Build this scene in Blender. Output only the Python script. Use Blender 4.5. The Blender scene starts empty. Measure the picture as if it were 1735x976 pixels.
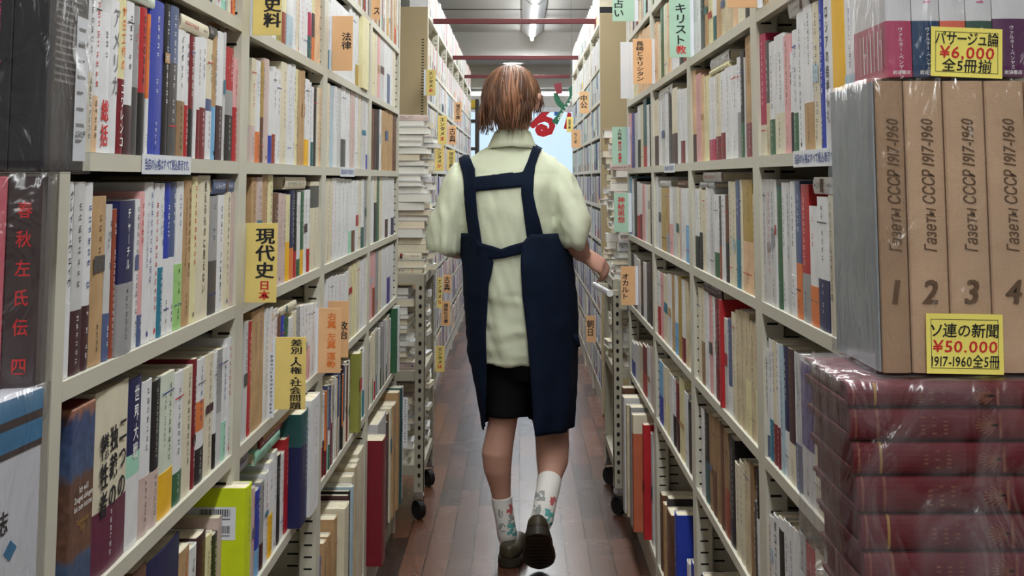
import bpy, bmesh, math, random
from mathutils import Vector, Matrix, noise
from mathutils.bvhtree import BVHTree

# ------------------------------------------------------------------ camera, light, exposure
SC = bpy.context.scene
COL = SC.collection
EYE = 1.24                                   # camera height
FPX, TILT, VX, HZ = 2255.0, math.atan(0.115), 880.0, 303.0
SN, CS = math.sin(TILT), math.cos(TILT)
PY = HZ - FPX * math.tan(TILT)
cam_d = bpy.data.cameras.new('camera')
cam = bpy.data.objects.new('camera', cam_d)
COL.objects.link(cam)
cam.location = (0, 0, EYE)
cam.rotation_euler = (math.pi / 2 + TILT, 0, 0)
cam_d.sensor_width = 36
cam_d.sensor_fit = 'HORIZONTAL'
cam_d.lens = FPX / 1735 * 36
cam_d.shift_x = -(VX - 867.5) / 1735
cam_d.shift_y = -(488 - PY) / 1735
cam_d.clip_start = 0.02
SC.camera = cam
SC.view_settings.view_transform = 'Standard'
SC.view_settings.look = 'None'
SC.view_settings.gamma = 1
SC.view_settings.use_curve_mapping = False
SC.view_settings.exposure = -0.12
TUBE_W = 15.0                                # watts per ceiling fitting
TUBE_E = 14.0                                # glow of the tubes themselves
world = bpy.data.worlds.new('world')
SC.world = world
world.use_nodes = True
wb = world.node_tree.nodes['Background']
wb.inputs[0].default_value = (0.62, 0.82, 1.0, 1)
wb.inputs[1].default_value = 1.3
FIX_X, FIX_Z = 0.13, 2.66
FIX_Y = [-4.16 + 1.32 * i for i in range(14)]
for i, y in enumerate(FIX_Y):
    ld = bpy.data.lights.new('fitting_light', 'AREA')
    ld.shape = 'RECTANGLE'
    ld.size, ld.size_y = 0.16, 1.15
    ld.energy = TUBE_W
    ld.color = (0.97, 1.0, 0.99)
    lo = bpy.data.objects.new('fitting_light', ld)
    COL.objects.link(lo)
    lo.location = (FIX_X, y, FIX_Z - 0.075)

# ------------------------------------------------------------------ measuring helpers
def y_from(px, X, z):
    return (FPX * X / (px - VX) - z * SN) / CS

def z_from(py, Y):
    k = (py - PY) / FPX
    return Y * (SN - k * CS) / (k * SN + CS)

def at(px, py, Y):
    z = z_from(py, Y)
    D = Y * CS + z * SN
    return Vector(((px - VX) * D / FPX, Y, z + EYE))

def proj(p):
    z = p[2] - EYE
    D = p[1] * CS + z * SN
    return VX + FPX * p[0] / D, PY + FPX * (p[1] * SN - z * CS) / D, D

# ------------------------------------------------------------------ materials
def lin(c):
    return tuple((v / 12.92 if v <= 0.04045 else ((v + 0.055) / 1.055) ** 2.4) for v in (x / 255 for x in c))

MATS = {}

def mat(name):
    return MATS[name]

def new_mat(name, rgb, rough=0.5, spec=0.4, var=0.0, scale=30.0, bump=0.0, bscale=200.0, metal=0.0, stretch=None, sheen=0.0):
    m = bpy.data.materials.new(name)
    m.use_nodes = True
    nt = m.node_tree
    b = nt.nodes['Principled BSDF']
    col = lin(rgb)
    b.inputs['Base Color'].default_value = (*col, 1)
    b.inputs['Roughness'].default_value = rough
    b.inputs['Specular IOR Level'].default_value = spec
    b.inputs['Metallic'].default_value = metal
    if sheen:
        b.inputs['Sheen Weight'].default_value = sheen
    if var or bump:
        tc = nt.nodes.new('ShaderNodeTexCoord')
        mp = nt.nodes.new('ShaderNodeMapping')
        nt.links.new(tc.outputs['Object'], mp.inputs[0])
        if stretch:
            mp.inputs['Scale'].default_value = stretch
    if var:
        n = nt.nodes.new('ShaderNodeTexNoise')
        n.inputs['Scale'].default_value = scale
        n.inputs['Detail'].default_value = 4
        nt.links.new(mp.outputs[0], n.inputs['Vector'])
        r = nt.nodes.new('ShaderNodeValToRGB')
        r.color_ramp.elements[0].position = 0.3
        r.color_ramp.elements[1].position = 0.7
        r.color_ramp.elements[0].color = (*[max(0, c * (1 - var)) for c in col], 1)
        r.color_ramp.elements[1].color = (*[min(1, c * (1 + var * 0.6)) for c in col], 1)
        nt.links.new(n.outputs['Fac'], r.inputs[0])
        nt.links.new(r.outputs[0], b.inputs['Base Color'])
    if bump:
        n2 = nt.nodes.new('ShaderNodeTexNoise')
        n2.inputs['Scale'].default_value = bscale
        n2.inputs['Detail'].default_value = 3
        nt.links.new(mp.outputs[0], n2.inputs['Vector'])
        bp = nt.nodes.new('ShaderNodeBump')
        bp.inputs['Strength'].default_value = bump
        bp.inputs['Distance'].default_value = 0.004
        nt.links.new(n2.outputs['Fac'], bp.inputs['Height'])
        nt.links.new(bp.outputs[0], b.inputs['Normal'])
    MATS[name] = m
    return m

# paper and cloth covers: code -> (word for labels, colour)
PAL = {
    'W': ('white', (226, 227, 230)), 'w': ('light grey', (204, 204, 205)), 'C': ('cream', (222, 214, 190)),
    'c': ('aged cream', (205, 190, 158)), 'T': ('tan', (186, 152, 110)), 't': ('light brown', (150, 118, 84)),
    'N': ('navy', (28, 34, 84)), 'B': ('blue', (42, 64, 172)), 'b': ('pale blue', (178, 202, 216)),
    'u': ('slate blue', (82, 96, 138)), 'R': ('red', (182, 36, 44)), 'r': ('dark red', (122, 26, 40)),
    'm': ('maroon', (66, 34, 40)), 'K': ('black', (26, 26, 30)), 'k': ('charcoal', (74, 72, 74)),
    'G': ('green', (50, 100, 68)), 'g': ('leaf green', (158, 206, 128)), 'M': ('mint', (164, 216, 194)),
    'E': ('teal', (40, 122, 150)), 'e': ('dark teal', (40, 90, 92)), 'Y': ('yellow', (240, 186, 30)),
    'y': ('pale yellow', (228, 220, 172)), 'O': ('orange', (220, 122, 62)), 'o': ('peach', (224, 188, 150)),
    'P': ('pink', (224, 168, 170)), 'p': ('dusty pink', (206, 184, 178)), 'V': ('violet', (66, 44, 140)),
    'L': ('lime', (208, 226, 30)), 'D': ('brown', (106, 72, 52)), 'S': ('grey', (156, 156, 158)),
    'Q': ('crimson', (178, 40, 84)), 'h': ('pale green', (212, 222, 206)), 'H': ('olive', (150, 152, 74)),
    'q': ('rust', (150, 70, 46)), 'X': ('gold', (176, 146, 70)), 'Z': ('plum', (100, 38, 66)), 'J': ('terracotta', (190, 104, 72)), 'A': ('light blue', (120, 176, 220)),
}
for k_, (n_, c_) in PAL.items():
    aged = k_ in 'cTtoD'
    new_mat('cover ' + n_, c_, rough=0.42 if not aged else 0.62, spec=0.4, var=0.10 if not aged else 0.22, scale=22)

def cm(code):
    return 'cover ' + PAL[code][0]

new_mat('paper edge', (226, 216, 192), 0.85, 0.2, var=0.16, scale=60, stretch=(1, 1, 14))
new_mat('paper edge white', (232, 230, 222), 0.85, 0.2, var=0.10, scale=60, stretch=(1, 1, 14))
new_mat('ink black', (28, 28, 32), 0.6)
new_mat('ink grey', (118, 118, 122), 0.6)
new_mat('ink soft', (74, 74, 80), 0.6)
new_mat('edge red', (112, 36, 44), 0.8, 0.2, var=0.2, scale=40, stretch=(1, 1, 12))
new_mat('ink white', (240, 240, 240), 0.6)
new_mat('ink red', (206, 40, 44), 0.6)
new_mat('ink orange', (224, 120, 50), 0.6)
new_mat('ink gold', (168, 130, 66), 0.45)
new_mat('worn gilt', (134, 74, 56), 0.5, var=0.3, scale=300)
new_mat('ink brown', (104, 78, 54), 0.7)
new_mat('ink blue', (52, 74, 150), 0.6)
new_mat('ink pink', (214, 72, 128), 0.6)
new_mat('steel beige', (202, 199, 184), 0.4, 0.45, var=0.05, scale=8)
new_mat('steel panel', (176, 158, 122), 0.5, 0.4, var=0.05, scale=3)
new_mat('slot dark', (22, 20, 18), 0.8)
new_mat('sign yellow', (234, 210, 126), 0.35, 0.5, var=0.04, scale=20)
new_mat('sign orange', (230, 182, 134), 0.35, 0.5, var=0.04, scale=20)
new_mat('sign green', (174, 210, 188), 0.35, 0.5, var=0.04, scale=20)
new_mat('sign white', (226, 230, 238), 0.35, 0.5)
new_mat('card yellow', (250, 236, 120), 0.5, 0.3, var=0.04, scale=20)
new_mat('chrome', (205, 208, 212), 0.18, 0.5, metal=1.0)
new_mat('cart steel', (176, 170, 152), 0.45, 0.4, var=0.08, scale=10)
new_mat('rubber black', (22, 22, 24), 0.5)
new_mat('beam red', (92, 32, 36), 0.45)
new_mat('ceiling white', (232, 232, 226), 0.9, 0.1, var=0.03, scale=2)
new_mat('wall white', (226, 224, 216), 0.85, 0.1, var=0.03, scale=2)
new_mat('fitting white', (236, 238, 238), 0.35, 0.5)
new_mat('cloth beige', (204, 172, 142), 0.85, 0.15, var=0.10, scale=14, bump=0.25, bscale=900)
new_mat('cloth tan dark', (176, 146, 118), 0.85, 0.15, var=0.12, scale=14, bump=0.25, bscale=900)
new_mat('cloth burgundy', (104, 22, 36), 0.6, 0.3, var=0.18, scale=16, bump=0.2, bscale=500)
new_mat('slipcase grey', (150, 158, 162), 0.5, 0.3, var=0.18, scale=12)
new_mat('box black', (44, 44, 50), 0.45, 0.4, var=0.15, scale=12)
new_mat('box rose', (206, 104, 118), 0.55, 0.3, var=0.14, scale=10)
new_mat('box umber', (66, 52, 54), 0.55, 0.3, var=0.18, scale=10)
new_mat('box sky', (52, 124, 172), 0.4, 0.4, var=0.14, scale=14)
new_mat('box paper', (214, 216, 224), 0.45, 0.4, var=0.05, scale=8)
new_mat('skin', (196, 150, 132), 0.5, 0.35, var=0.06, scale=18)
new_mat('lips', (176, 104, 96), 0.5)
new_mat('shirt cotton', (208, 214, 190), 0.8, 0.2, var=0.03, scale=14, bump=0.45, bscale=30, stretch=(1.2, 1, 0.7))
new_mat('apron cotton', (12, 24, 44), 0.8, 0.15, var=0.14, scale=10, bump=0.12, bscale=600)
new_mat('shorts cotton', (20, 20, 24), 0.85, 0.15)
new_mat('sock white', (232, 230, 226), 0.85, 0.15, bump=0.15, bscale=900)
new_mat('sock teal', (104, 172, 170), 0.85, 0.15)
new_mat('sock grey', (160, 164, 162), 0.85, 0.15)
new_mat('sock red', (196, 104, 106), 0.85, 0.15)
new_mat('shoe brown', (62, 54, 40), 0.45, 0.4, var=0.1, scale=20)
new_mat('shoe sole', (46, 40, 32), 0.5, 0.4, var=0.15, scale=20)
new_mat('hair brown', (106, 73, 54), 0.42, 0.4, var=0.38, scale=26, stretch=(1, 1, 0.12))
new_mat('hair auburn', (84, 53, 38), 0.42, 0.4, var=0.38, scale=26, stretch=(1, 1, 0.12))
new_mat('hair copper', (144, 100, 74), 0.42, 0.4, var=0.32, scale=26, stretch=(1, 1, 0.12))
new_mat('banner green', (24, 96, 66), 0.5)
new_mat('banner maroon', (120, 34, 46), 0.5)
new_mat('decal red', (232, 26, 40), 0.5)
new_mat('decal blue', (70, 140, 230), 0.5)
new_mat('frame dark', (74, 66, 56), 0.5, 0.4)
new_mat('frame yellow', (236, 200, 60), 0.5, 0.4)

def emit_mat(name, rgb, strength):
    m = bpy.data.materials.new(name)
    m.use_nodes = True
    b = m.node_tree.nodes['Principled BSDF']
    b.inputs['Base Color'].default_value = (*lin(rgb), 1)
    b.inputs['Emission Color'].default_value = (*lin(rgb), 1)
    b.inputs['Emission Strength'].default_value = strength
    MATS[name] = m
emit_mat('tube glow', (252, 253, 255), TUBE_E)
emit_mat('lamp glow', (255, 252, 244), 5.0)

def plastic_mat(name, fac, bump, scale, haze=0.0):
    m = bpy.data.materials.new(name)
    m.use_nodes = True
    nt = m.node_tree
    nt.nodes.clear()
    out = nt.nodes.new('ShaderNodeOutputMaterial')
    mix = nt.nodes.new('ShaderNodeMixShader')
    tr = nt.nodes.new('ShaderNodeBsdfTransparent')
    tr.inputs[0].default_value = (0.97, 0.97, 0.98, 1)
    gl = nt.nodes.new('ShaderNodeBsdfGlossy')
    gl.inputs['Roughness'].default_value = 0.2
    lw = nt.nodes.new('ShaderNodeLayerWeight')
    lw.inputs[0].default_value = 0.35
    mr = nt.nodes.new('ShaderNodeMapRange')
    mr.inputs[3].default_value = fac * 0.6
    mr.inputs[4].default_value = min(1, fac * 3.2)
    tc = nt.nodes.new('ShaderNodeTexCoord')
    mp = nt.nodes.new('ShaderNodeMapping')
    mp.inputs['Scale'].default_value = (1, 1, 0.6)
    n = nt.nodes.new('ShaderNodeTexNoise')
    n.inputs['Scale'].default_value = scale
    n.inputs['Detail'].default_value = 3
    n.inputs['Distortion'].default_value = 1.2
    bp = nt.nodes.new('ShaderNodeBump')
    bp.inputs['Strength'].default_value = bump
    bp.inputs['Distance'].default_value = 0.02
    L = nt.links.new
    L(tc.outputs['Object'], mp.inputs[0]); L(mp.outputs[0], n.inputs['Vector'])
    L(n.outputs['Fac'], bp.inputs['Height']); L(bp.outputs[0], gl.inputs['Normal']); L(bp.outputs[0], lw.inputs['Normal'])
    L(lw.outputs['Facing'], mr.inputs[0]); L(mr.outputs[0], mix.inputs[0])
    if haze:                                  # milky, scuffed film
        df = nt.nodes.new('ShaderNodeBsdfDiffuse')
        df.inputs[0].default_value = (0.55, 0.55, 0.60, 1)
        hz = nt.nodes.new('ShaderNodeMixShader')
        hr = nt.nodes.new('ShaderNodeMapRange')
        hr.inputs[1].default_value = 0.35; hr.inputs[2].default_value = 0.7; hr.inputs[4].default_value = haze
        L(n.outputs['Fac'], hr.inputs[0]); L(hr.outputs[0], hz.inputs[0]); L(tr.outputs[0], hz.inputs[1]); L(df.outputs[0], hz.inputs[2])
        L(hz.outputs[0], mix.inputs[1])
    else:
        L(tr.outputs[0], mix.inputs[1])
    L(gl.outputs[0], mix.inputs[2]); L(mix.outputs[0], out.inputs[0])
    MATS[name] = m
plastic_mat('shrink film', 0.08, 0.5, 20)
plastic_mat('shrink film hazy', 0.11, 0.8, 15, 0.19)
plastic_mat('shop glass', 0.05, 0.0, 5)

def marble_mat():
    m = new_mat('box marbled', (90, 80, 90), 0.45)
    nt = m.node_tree
    b = nt.nodes['Principled BSDF']
    tc = nt.nodes.new('ShaderNodeTexCoord')
    sp = nt.nodes.new('ShaderNodeSeparateXYZ')
    n = nt.nodes.new('ShaderNodeTexNoise'); n.inputs['Scale'].default_value = 40; n.inputs['Detail'].default_value = 6
    md = nt.nodes.new('ShaderNodeMath'); md.operation = 'MULTIPLY_ADD'; md.inputs[1].default_value = 0.03
    r = nt.nodes.new('ShaderNodeValToRGB')
    mul = nt.nodes.new('ShaderNodeMath'); mul.operation = 'MULTIPLY'; mul.inputs[1].default_value = 1 / 0.212
    L = nt.links.new
    L(tc.outputs['Object'], sp.inputs[0]); L(tc.outputs['Object'], n.inputs['Vector'])
    L(n.outputs['Fac'], md.inputs[0]); L(sp.outputs['Z'], md.inputs[2]); L(md.outputs[0], mul.inputs[0]); L(mul.outputs[0], r.inputs[0])
    cr = r.color_ramp
    cr.interpolation = 'LINEAR'
    pts = [(0.0, (52, 74, 112)), (0.24, (64, 82, 112)), (0.28, (110, 76, 60)), (0.62, (98, 70, 58)), (0.66, (66, 86, 120)), (0.90, (60, 76, 116)), (0.94, (150, 104, 84)), (1.0, (160, 112, 90))]
    cr.elements[0].position, cr.elements[0].color = pts[0][0], (*lin(pts[0][1]), 1)
    cr.elements[1].position, cr.elements[1].color = pts[-1][0], (*lin(pts[-1][1]), 1)
    for p, c in pts[1:-1]:
        e = cr.elements.new(p); e.color = (*lin(c), 1)
    n2 = nt.nodes.new('ShaderNodeTexNoise'); n2.inputs['Scale'].default_value = 90; n2.inputs['Detail'].default_value = 7
    mx = nt.nodes.new('ShaderNodeMix'); mx.data_type = 'RGBA'; mx.blend_type = 'OVERLAY'; mx.inputs[0].default_value = 0.95
    L(tc.outputs['Object'], n2.inputs['Vector'])
    L(r.outputs[0], mx.inputs[6]); L(n2.outputs['Fac'], mx.inputs[7]); L(mx.outputs[2], b.inputs['Base Color'])
marble_mat()

def floor_mat():
    m = new_mat('floor boards', (120, 78, 62), 0.3, spec=0.28)
    nt = m.node_tree
    b = nt.nodes['Principled BSDF']
    tc = nt.nodes.new('ShaderNodeTexCoord')
    mp = nt.nodes.new('ShaderNodeMapping')
    mp.inputs['Rotation'].default_value = (0, 0, math.radians(90))
    br = nt.nodes.new('ShaderNodeTexBrick')
    br.offset = 0.43
    br.inputs['Scale'].default_value = 1
    br.inputs['Brick Width'].default_value = 0.46
    br.inputs['Row Height'].default_value = 0.077
    br.inputs['Mortar Size'].default_value = 0.0018
    br.inputs['Mortar Smooth'].default_value = 0.2
    br.inputs['Bias'].default_value = 0.0
    br.inputs['Color1'].default_value = (*lin((104, 65, 48)), 1)
    br.inputs['Color2'].default_value = (*lin((50, 31, 25)), 1)
    br.inputs['Mortar'].default_value = (*lin((20, 12, 10)), 1)
    n = nt.nodes.new('ShaderNodeTexNoise'); n.inputs['Scale'].default_value = 9; n.inputs['Detail'].default_value = 8
    mp2 = nt.nodes.new('ShaderNodeMapping'); mp2.inputs['Scale'].default_value = (7, 0.7, 1)
    mx = nt.nodes.new('ShaderNodeMix'); mx.data_type = 'RGBA'; mx.blend_type = 'OVERLAY'; mx.inputs[0].default_value = 0.32
    L = nt.links.new
    L(tc.outputs['Object'], mp.inputs[0]); L(mp.outputs[0], br.inputs['Vector'])
    L(tc.outputs['Object'], mp2.inputs[0]); L(mp2.outputs[0], n.inputs['Vector'])
    L(br.outputs['Color'], mx.inputs[6]); L(n.outputs['Fac'], mx.inputs[7]); L(mx.outputs[2], b.inputs['Base Color'])
    n3 = nt.nodes.new('ShaderNodeTexNoise'); n3.inputs['Scale'].default_value = 5; n3.inputs['Detail'].default_value = 5
    L(tc.outputs['Object'], n3.inputs['Vector'])
    mr = nt.nodes.new('ShaderNodeMapRange'); mr.inputs[3].default_value = 0.20; mr.inputs[4].default_value = 0.33
    L(n3.outputs['Fac'], mr.inputs[0]); L(mr.outputs[0], b.inputs['Roughness'])
    bp = nt.nodes.new('ShaderNodeBump'); bp.inputs['Strength'].default_value = 0.7; bp.inputs['Distance'].default_value = 0.002
    ad = nt.nodes.new('ShaderNodeMath'); ad.operation = 'MULTIPLY_ADD'; ad.inputs[1].default_value = -1.0
    L(br.outputs['Fac'], ad.inputs[0]); sc_ = nt.nodes.new('ShaderNodeMath'); sc_.operation = 'MULTIPLY'; sc_.inputs[1].default_value = 0.03; L(n.outputs['Fac'], sc_.inputs[0]); L(sc_.outputs[0], ad.inputs[2]); L(ad.outputs[0], bp.inputs['Height']); L(bp.outputs[0], b.inputs['Normal'])
floor_mat()

# ------------------------------------------------------------------ mesh builder
class MB:
    def __init__(self):
        self.v, self.f, self.m = [], [], []

    def add(self, vs, fs, m, M=None):
        o = len(self.v)
        self.v.extend([M @ Vector(p) for p in vs] if M is not None else [Vector(p) for p in vs])
        for k, f in enumerate(fs):
            self.f.append(tuple(o + i for i in f))
            self.m.append(m if isinstance(m, str) else m[k])
        return self

    def box(self, a, b, m, M=None):
        (x0, y0, z0), (x1, y1, z1) = a, b
        vs = [(x0, y0, z0), (x1, y0, z0), (x1, y1, z0), (x0, y1, z0), (x0, y0, z1), (x1, y0, z1), (x1, y1, z1), (x0, y1, z1)]
        fs = [(0, 3, 2, 1), (4, 5, 6, 7), (0, 1, 5, 4), (1, 2, 6, 5), (2, 3, 7, 6), (3, 0, 4, 7)]
        return self.add(vs, fs, m, M)

    def rbox(self, a, b, m, r=0.002, M=None):
        """a box with chamfered edges"""
        bm = bmesh.new()
        bmesh.ops.create_cube(bm, size=1)
        c = (Vector(a) + Vector(b)) / 2
        s = Vector(b) - Vector(a)
        for v in bm.verts:
            v.co = Vector((v.co.x * s.x, v.co.y * s.y, v.co.z * s.z)) + c
        bmesh.ops.bevel(bm, geom=bm.edges[:], offset=r, segments=2, affect='EDGES', profile=0.5)
        bm.verts.ensure_lookup_table()
        vs = [v.co.copy() for v in bm.verts]
        fs = [tuple(v.index for v in f.verts) for f in bm.faces]
        bm.free()
        return self.add(vs, fs, m, M)

    def ring_loft(self, rings, m, closed=True, cap=True, M=None):
        """rings: lists of points, all the same length"""
        n = len(rings[0])
        vs = [p for r in rings for p in r]
        fs = []
        for i in range(len(rings) - 1):
            for j in range(n if closed else n - 1):
                k = (j + 1) % n
                fs.append((i * n + j, i * n + k, (i + 1) * n + k, (i + 1) * n + j))
        if cap and closed:
            fs.append(tuple(range(n - 1, -1, -1)))
            fs.append(tuple((len(rings) - 1) * n + j for j in range(n)))
        return self.add(vs, fs, m, M)

    def tube(self, pts, rad, m, n=8, M=None, ref=None, cap=True):
        """pts along a path; rad: number, list of numbers or list of (ra, rb)"""
        pts = [Vector(p) for p in pts]
        rings = []
        last = Vector(ref) if ref else None
        for i, p in enumerate(pts):
            d = (pts[min(i + 1, len(pts) - 1)] - pts[max(i - 1, 0)]).normalized()
            if last is None:
                last = Vector((1, 0, 0)) if abs(d.x) < 0.8 else Vector((0, 1, 0))
            a = (last - d * last.dot(d)).normalized()
            if not ref:
                last = a
            b = d.cross(a)
            r = rad[i] if isinstance(rad, (list, tuple)) else rad
            ra, rb = r if isinstance(r, (list, tuple)) else (r, r)
            rings.append([p + a * (ra * math.cos(2 * math.pi * j / n)) + b * (rb * math.sin(2 * math.pi * j / n)) for j in range(n)])
        return self.ring_loft(rings, m, True, cap, M)

    def disc(self, c, r, axis, h, m, n=16, M=None):
        c, ax = Vector(c), Vector(axis).normalized()
        return self.tube([c - ax * h / 2, c + ax * h / 2], r, m, n, M)

    def extend(self, o, M):
        k = len(self.v)
        self.v.extend([M @ p for p in o.v])
        self.f.extend([tuple(k + i for i in f) for f in o.f])
        self.m.extend(o.m)

    def build(self, name, parent=None, smooth=False, M=None, recalc=False):
        me = bpy.data.meshes.new(name)
        me.from_pydata([tuple(p) for p in self.v], [], self.f)
        names = []
        idx = {}
        for x in self.m:
            if x not in idx:
                idx[x] = len(names)
                names.append(x)
        for x in names:
            me.materials.append(MATS[x])
        me.polygons.foreach_set('material_index', [idx[x] for x in self.m])
        if smooth:
            me.polygons.foreach_set('use_smooth', [True] * len(self.f))
        if recalc:
            bm = bmesh.new(); bm.from_mesh(me); bmesh.ops.recalc_face_normals(bm, faces=bm.faces[:]); bm.to_mesh(me); bm.free()
        me.update()
        o = bpy.data.objects.new(name, me)
        COL.objects.link(o)
        if parent is not None:
            o.parent = parent
        if M is not None:
            o.matrix_world = M
        return o

def tag(o, label, cat, group=None):
    o['label'] = label
    o['category'] = cat
    if group:
        o['group'] = group
    return o

def thing(name, label, cat, loc=(0, 0, 0), M=None, group=None):
    o = bpy.data.objects.new(name, None)
    o.empty_display_size = 0.05
    COL.objects.link(o)
    if M is not None:
        o.matrix_world = M
    else:
        o.location = loc
    return tag(o, label, cat, group)

def structure(o):
    o['kind'] = 'structure'
    return o

# ------------------------------------------------------------------ lettering from the default font
GLYPH = {}

def load_glyphs(text):
    chars = sorted(set(text) - {' ', '\n'})
    obs = []
    for ch in chars:
        c = bpy.data.curves.new('glyph', 'FONT')
        c.body = ch
        c.resolution_u = 2
        c.offset = 0.012
        o = bpy.data.objects.new('glyph', c)
        COL.objects.link(o)
        obs.append(o)
    dg = bpy.context.evaluated_depsgraph_get()
    dg.update()
    for ch, o in zip(chars, obs):
        me = bpy.data.meshes.new_from_object(o.evaluated_get(dg))
        vs = [(v.co.x, v.co.y) for v in me.vertices]
        fs = [tuple(p.vertices) for p in me.polygons]
        xs = [p[0] for p in vs] or [0]
        # all glyphs face +z of the font plane
        out = []
        for f in fs:
            a = sum(vs[f[i]][0] * vs[f[(i + 1) % len(f)]][1] - vs[f[(i + 1) % len(f)]][0] * vs[f[i]][1] for i in range(len(f)))
            out.append(f if a > 0 else tuple(reversed(f)))
        GLYPH[ch] = (vs, out, min(xs), max(xs))
        bpy.data.meshes.remove(me)
    for o in obs:
        c = o.data
        bpy.data.objects.remove(o)
        bpy.data.curves.remove(c)

def put_glyph(mb, ch, x, z, sx, sz, y, m, rot=0, shear=0.0, M=None):
    """one character in the x-z plane (seen from -y), centre (x, z), em size sx by sz"""
    if ch not in GLYPH:
        return
    vs, fs, x0, x1 = GLYPH[ch]
    cx = (x0 + x1) / 2
    out = []
    for (a, b) in vs:
        a, b = a - cx, b - 0.36
        a += shear * b
        if rot == 90:
            a, b = b, -a
        out.append((x + a * sx, y, z + b * sz))
    if rot == 90:
        pass
    mb.add(out, fs, m, M)

def text_v(mb, s, x, z, size, y, m, step=1.08, wide=1.0, M=None, bold=0.0):
    """vertical Japanese setting, z: top of the first character"""
    cz = z - size * 0.5
    for ch in s:
        if ch == ' ':
            cz -= size * 0.5
            continue
        for q in ((-1, 0, 1) if bold else (0,)):
            put_glyph(mb, ch, x + q * bold * size, cz, size * wide, size, y - 0.00003 * (q + 1), m, 90 if ch in 'ー－-' else 0, 0, M)
        cz -= size * step * (0.62 if ch == '・' else 1)

def text_w(s):
    return sum(0.32 if ch == ' ' else max(0.28, GLYPH[ch][3] - GLYPH[ch][2] + 0.08) for ch in s)

def text_h(mb, s, x, z, size, y, m, wide=1.0, shear=0.0, M=None):
    """horizontal setting centred on x, z"""
    cx = x - text_w(s) * size * wide / 2
    for ch in s:
        w = 0.32 if ch == ' ' else max(0.28, GLYPH[ch][3] - GLYPH[ch][2] + 0.08)
        if ch != ' ':
            put_glyph(mb, ch, cx + w * size * wide / 2, z, size * wide, size, y, m, 0, shear, M)
        cx += w * size * wide

def marks_v(mb, rng, x, z0, z1, size, y, m, M=None):
    """lettering too small to read: a column of little strokes"""
    z = z1
    while z - size > z0:
        if rng.random() < 0.93:
            h = size * 0.9
            w = size * 0.42
            nb = rng.choice((2, 2, 3))
            t = size * 0.095
            for i in range(nb):
                zz = z - h * (0.1 + 0.8 * (i + 0.5 * rng.random()) / nb)
                a, b = -w * rng.uniform(0.5, 1), w * rng.uniform(0.5, 1)
                mb.add([(x + a, y, zz - t), (x + b, y, zz - t), (x + b, y, zz), (x + a, y, zz)], [(0, 1, 2, 3)], m, M)
            for i in range(rng.choice((1, 1, 2))):
                xx = x + w * rng.uniform(-0.8, 0.7)
                a, b = z - h * rng.uniform(0.55, 1.0), z - h * rng.uniform(0.0, 0.4)
                mb.add([(xx, y, a), (xx + t, y, a), (xx + t, y, b), (xx, y, b)], [(0, 1, 2, 3)], m, M)
        z -= size * 1.06
load_glyphs('グレイト・ウェイヴ日本とアメリカがひらいたチャーチル見えるものに見えないロシアの結婚儀礼コワレンコ対日工作のOKTOBER総括二つの独裁の犠牲者世界大戦'
            'レーニンからスターリンへバグダッドへイタリア・ルネサンスの現代史料日本差別・人権・社会問題右翼左翼運動政治法律ス当店の価格はすべて税込表示です。エンタメあまからはる'
            '講談社文庫河出古典福武占い教キリスト長崎とキリシタン小特集魔法術・悪学神秘思想オカルト中公岩波ちくま朝日パサージュ論¥6,000全5冊揃ソ連の新聞50.1917-1960'
            'ヴァルター・ベンヤミンГазетыСССР1234春秋左氏伝四書店omitayYSchellingAusgewähltecrifn6舊誌理総活Ich will Zeugnis ablegen bis zum letztenTagebücher1933TOTALよみた屋ホロコーストアルジェリア帝国')

# ------------------------------------------------------------------ the room
def slab(name, a, b, m):
    return structure(MB().box(a, b, m).build(name))
RX, RY0, RY1, RZ = 2.6, -4.8, 16.0, 2.76
slab('floor', (-RX, RY0, -0.06), (RX, RY1 + 1.2, 0), 'floor boards')
slab('ceiling', (-RX, RY0, RZ), (RX, 13.8, RZ + 0.08), 'ceiling white')
slab('wall_left', (-RX - 0.1, RY0, 0), (-RX, RY1, RZ), 'wall white')
slab('wall_right', (RX, RY0, 0), (RX + 0.1, RY1, RZ), 'wall white')
slab('wall_back', (-RX, RY0 - 0.1, 0), (RX, RY0, RZ), 'wall white')
slab('ceiling_beam', (-RX, 13.8, 2.48), (RX, 14.75, RZ + 0.08), 'ceiling white')
slab('ceiling_soffit', (-RX, 14.75, 2.25), (RX, RY1, RZ + 0.08), 'ceiling white')
slab('trim_1', (-RX, 13.0, RZ - 0.012), (RX, 13.02, RZ), 'ceiling white')
for i, yy in enumerate((10.9, 11.9)):
    slab('trim_%d' % (i + 2), (-RX, yy, RZ - 0.006), (RX, yy + 0.012, RZ), 'frame dark')
# shop front: low wall, lintel, glass, mullions
slab('wall_front', (-RX, RY1, 0), (RX, RY1 + 0.12, 0.32), 'wall white')
slab('wall_front_lintel', (-RX, RY1, 2.10), (RX, RY1 + 0.12, RZ), 'wall white')
slab('wall_front_pier', (-RX, RY1, 0.32), (-1.2, RY1 + 0.12, 2.10), 'wall white')
wf = MB()
wf.box((-1.2, RY1 + 0.02, 2.04), (RX, RY1 + 0.10, 2.10), 'fitting white').box((-1.2, RY1 + 0.02, 0.32), (RX, RY1 + 0.10, 0.38), 'fitting white')
for xx in (-1.2, -0.02, 1.2, 2.54):
    wf.box((xx, RY1 + 0.02, 0.38), (xx + 0.05, RY1 + 0.10, 2.04), 'fitting white')
w1 = structure(wf.build('window_1'))
pane = MB().box((-1.15, RY1 + 0.055, 0.38), (2.54, RY1 + 0.061, 2.04), 'shop glass').build('window_glass', w1)
pane['kind'] = 'structure'

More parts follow.
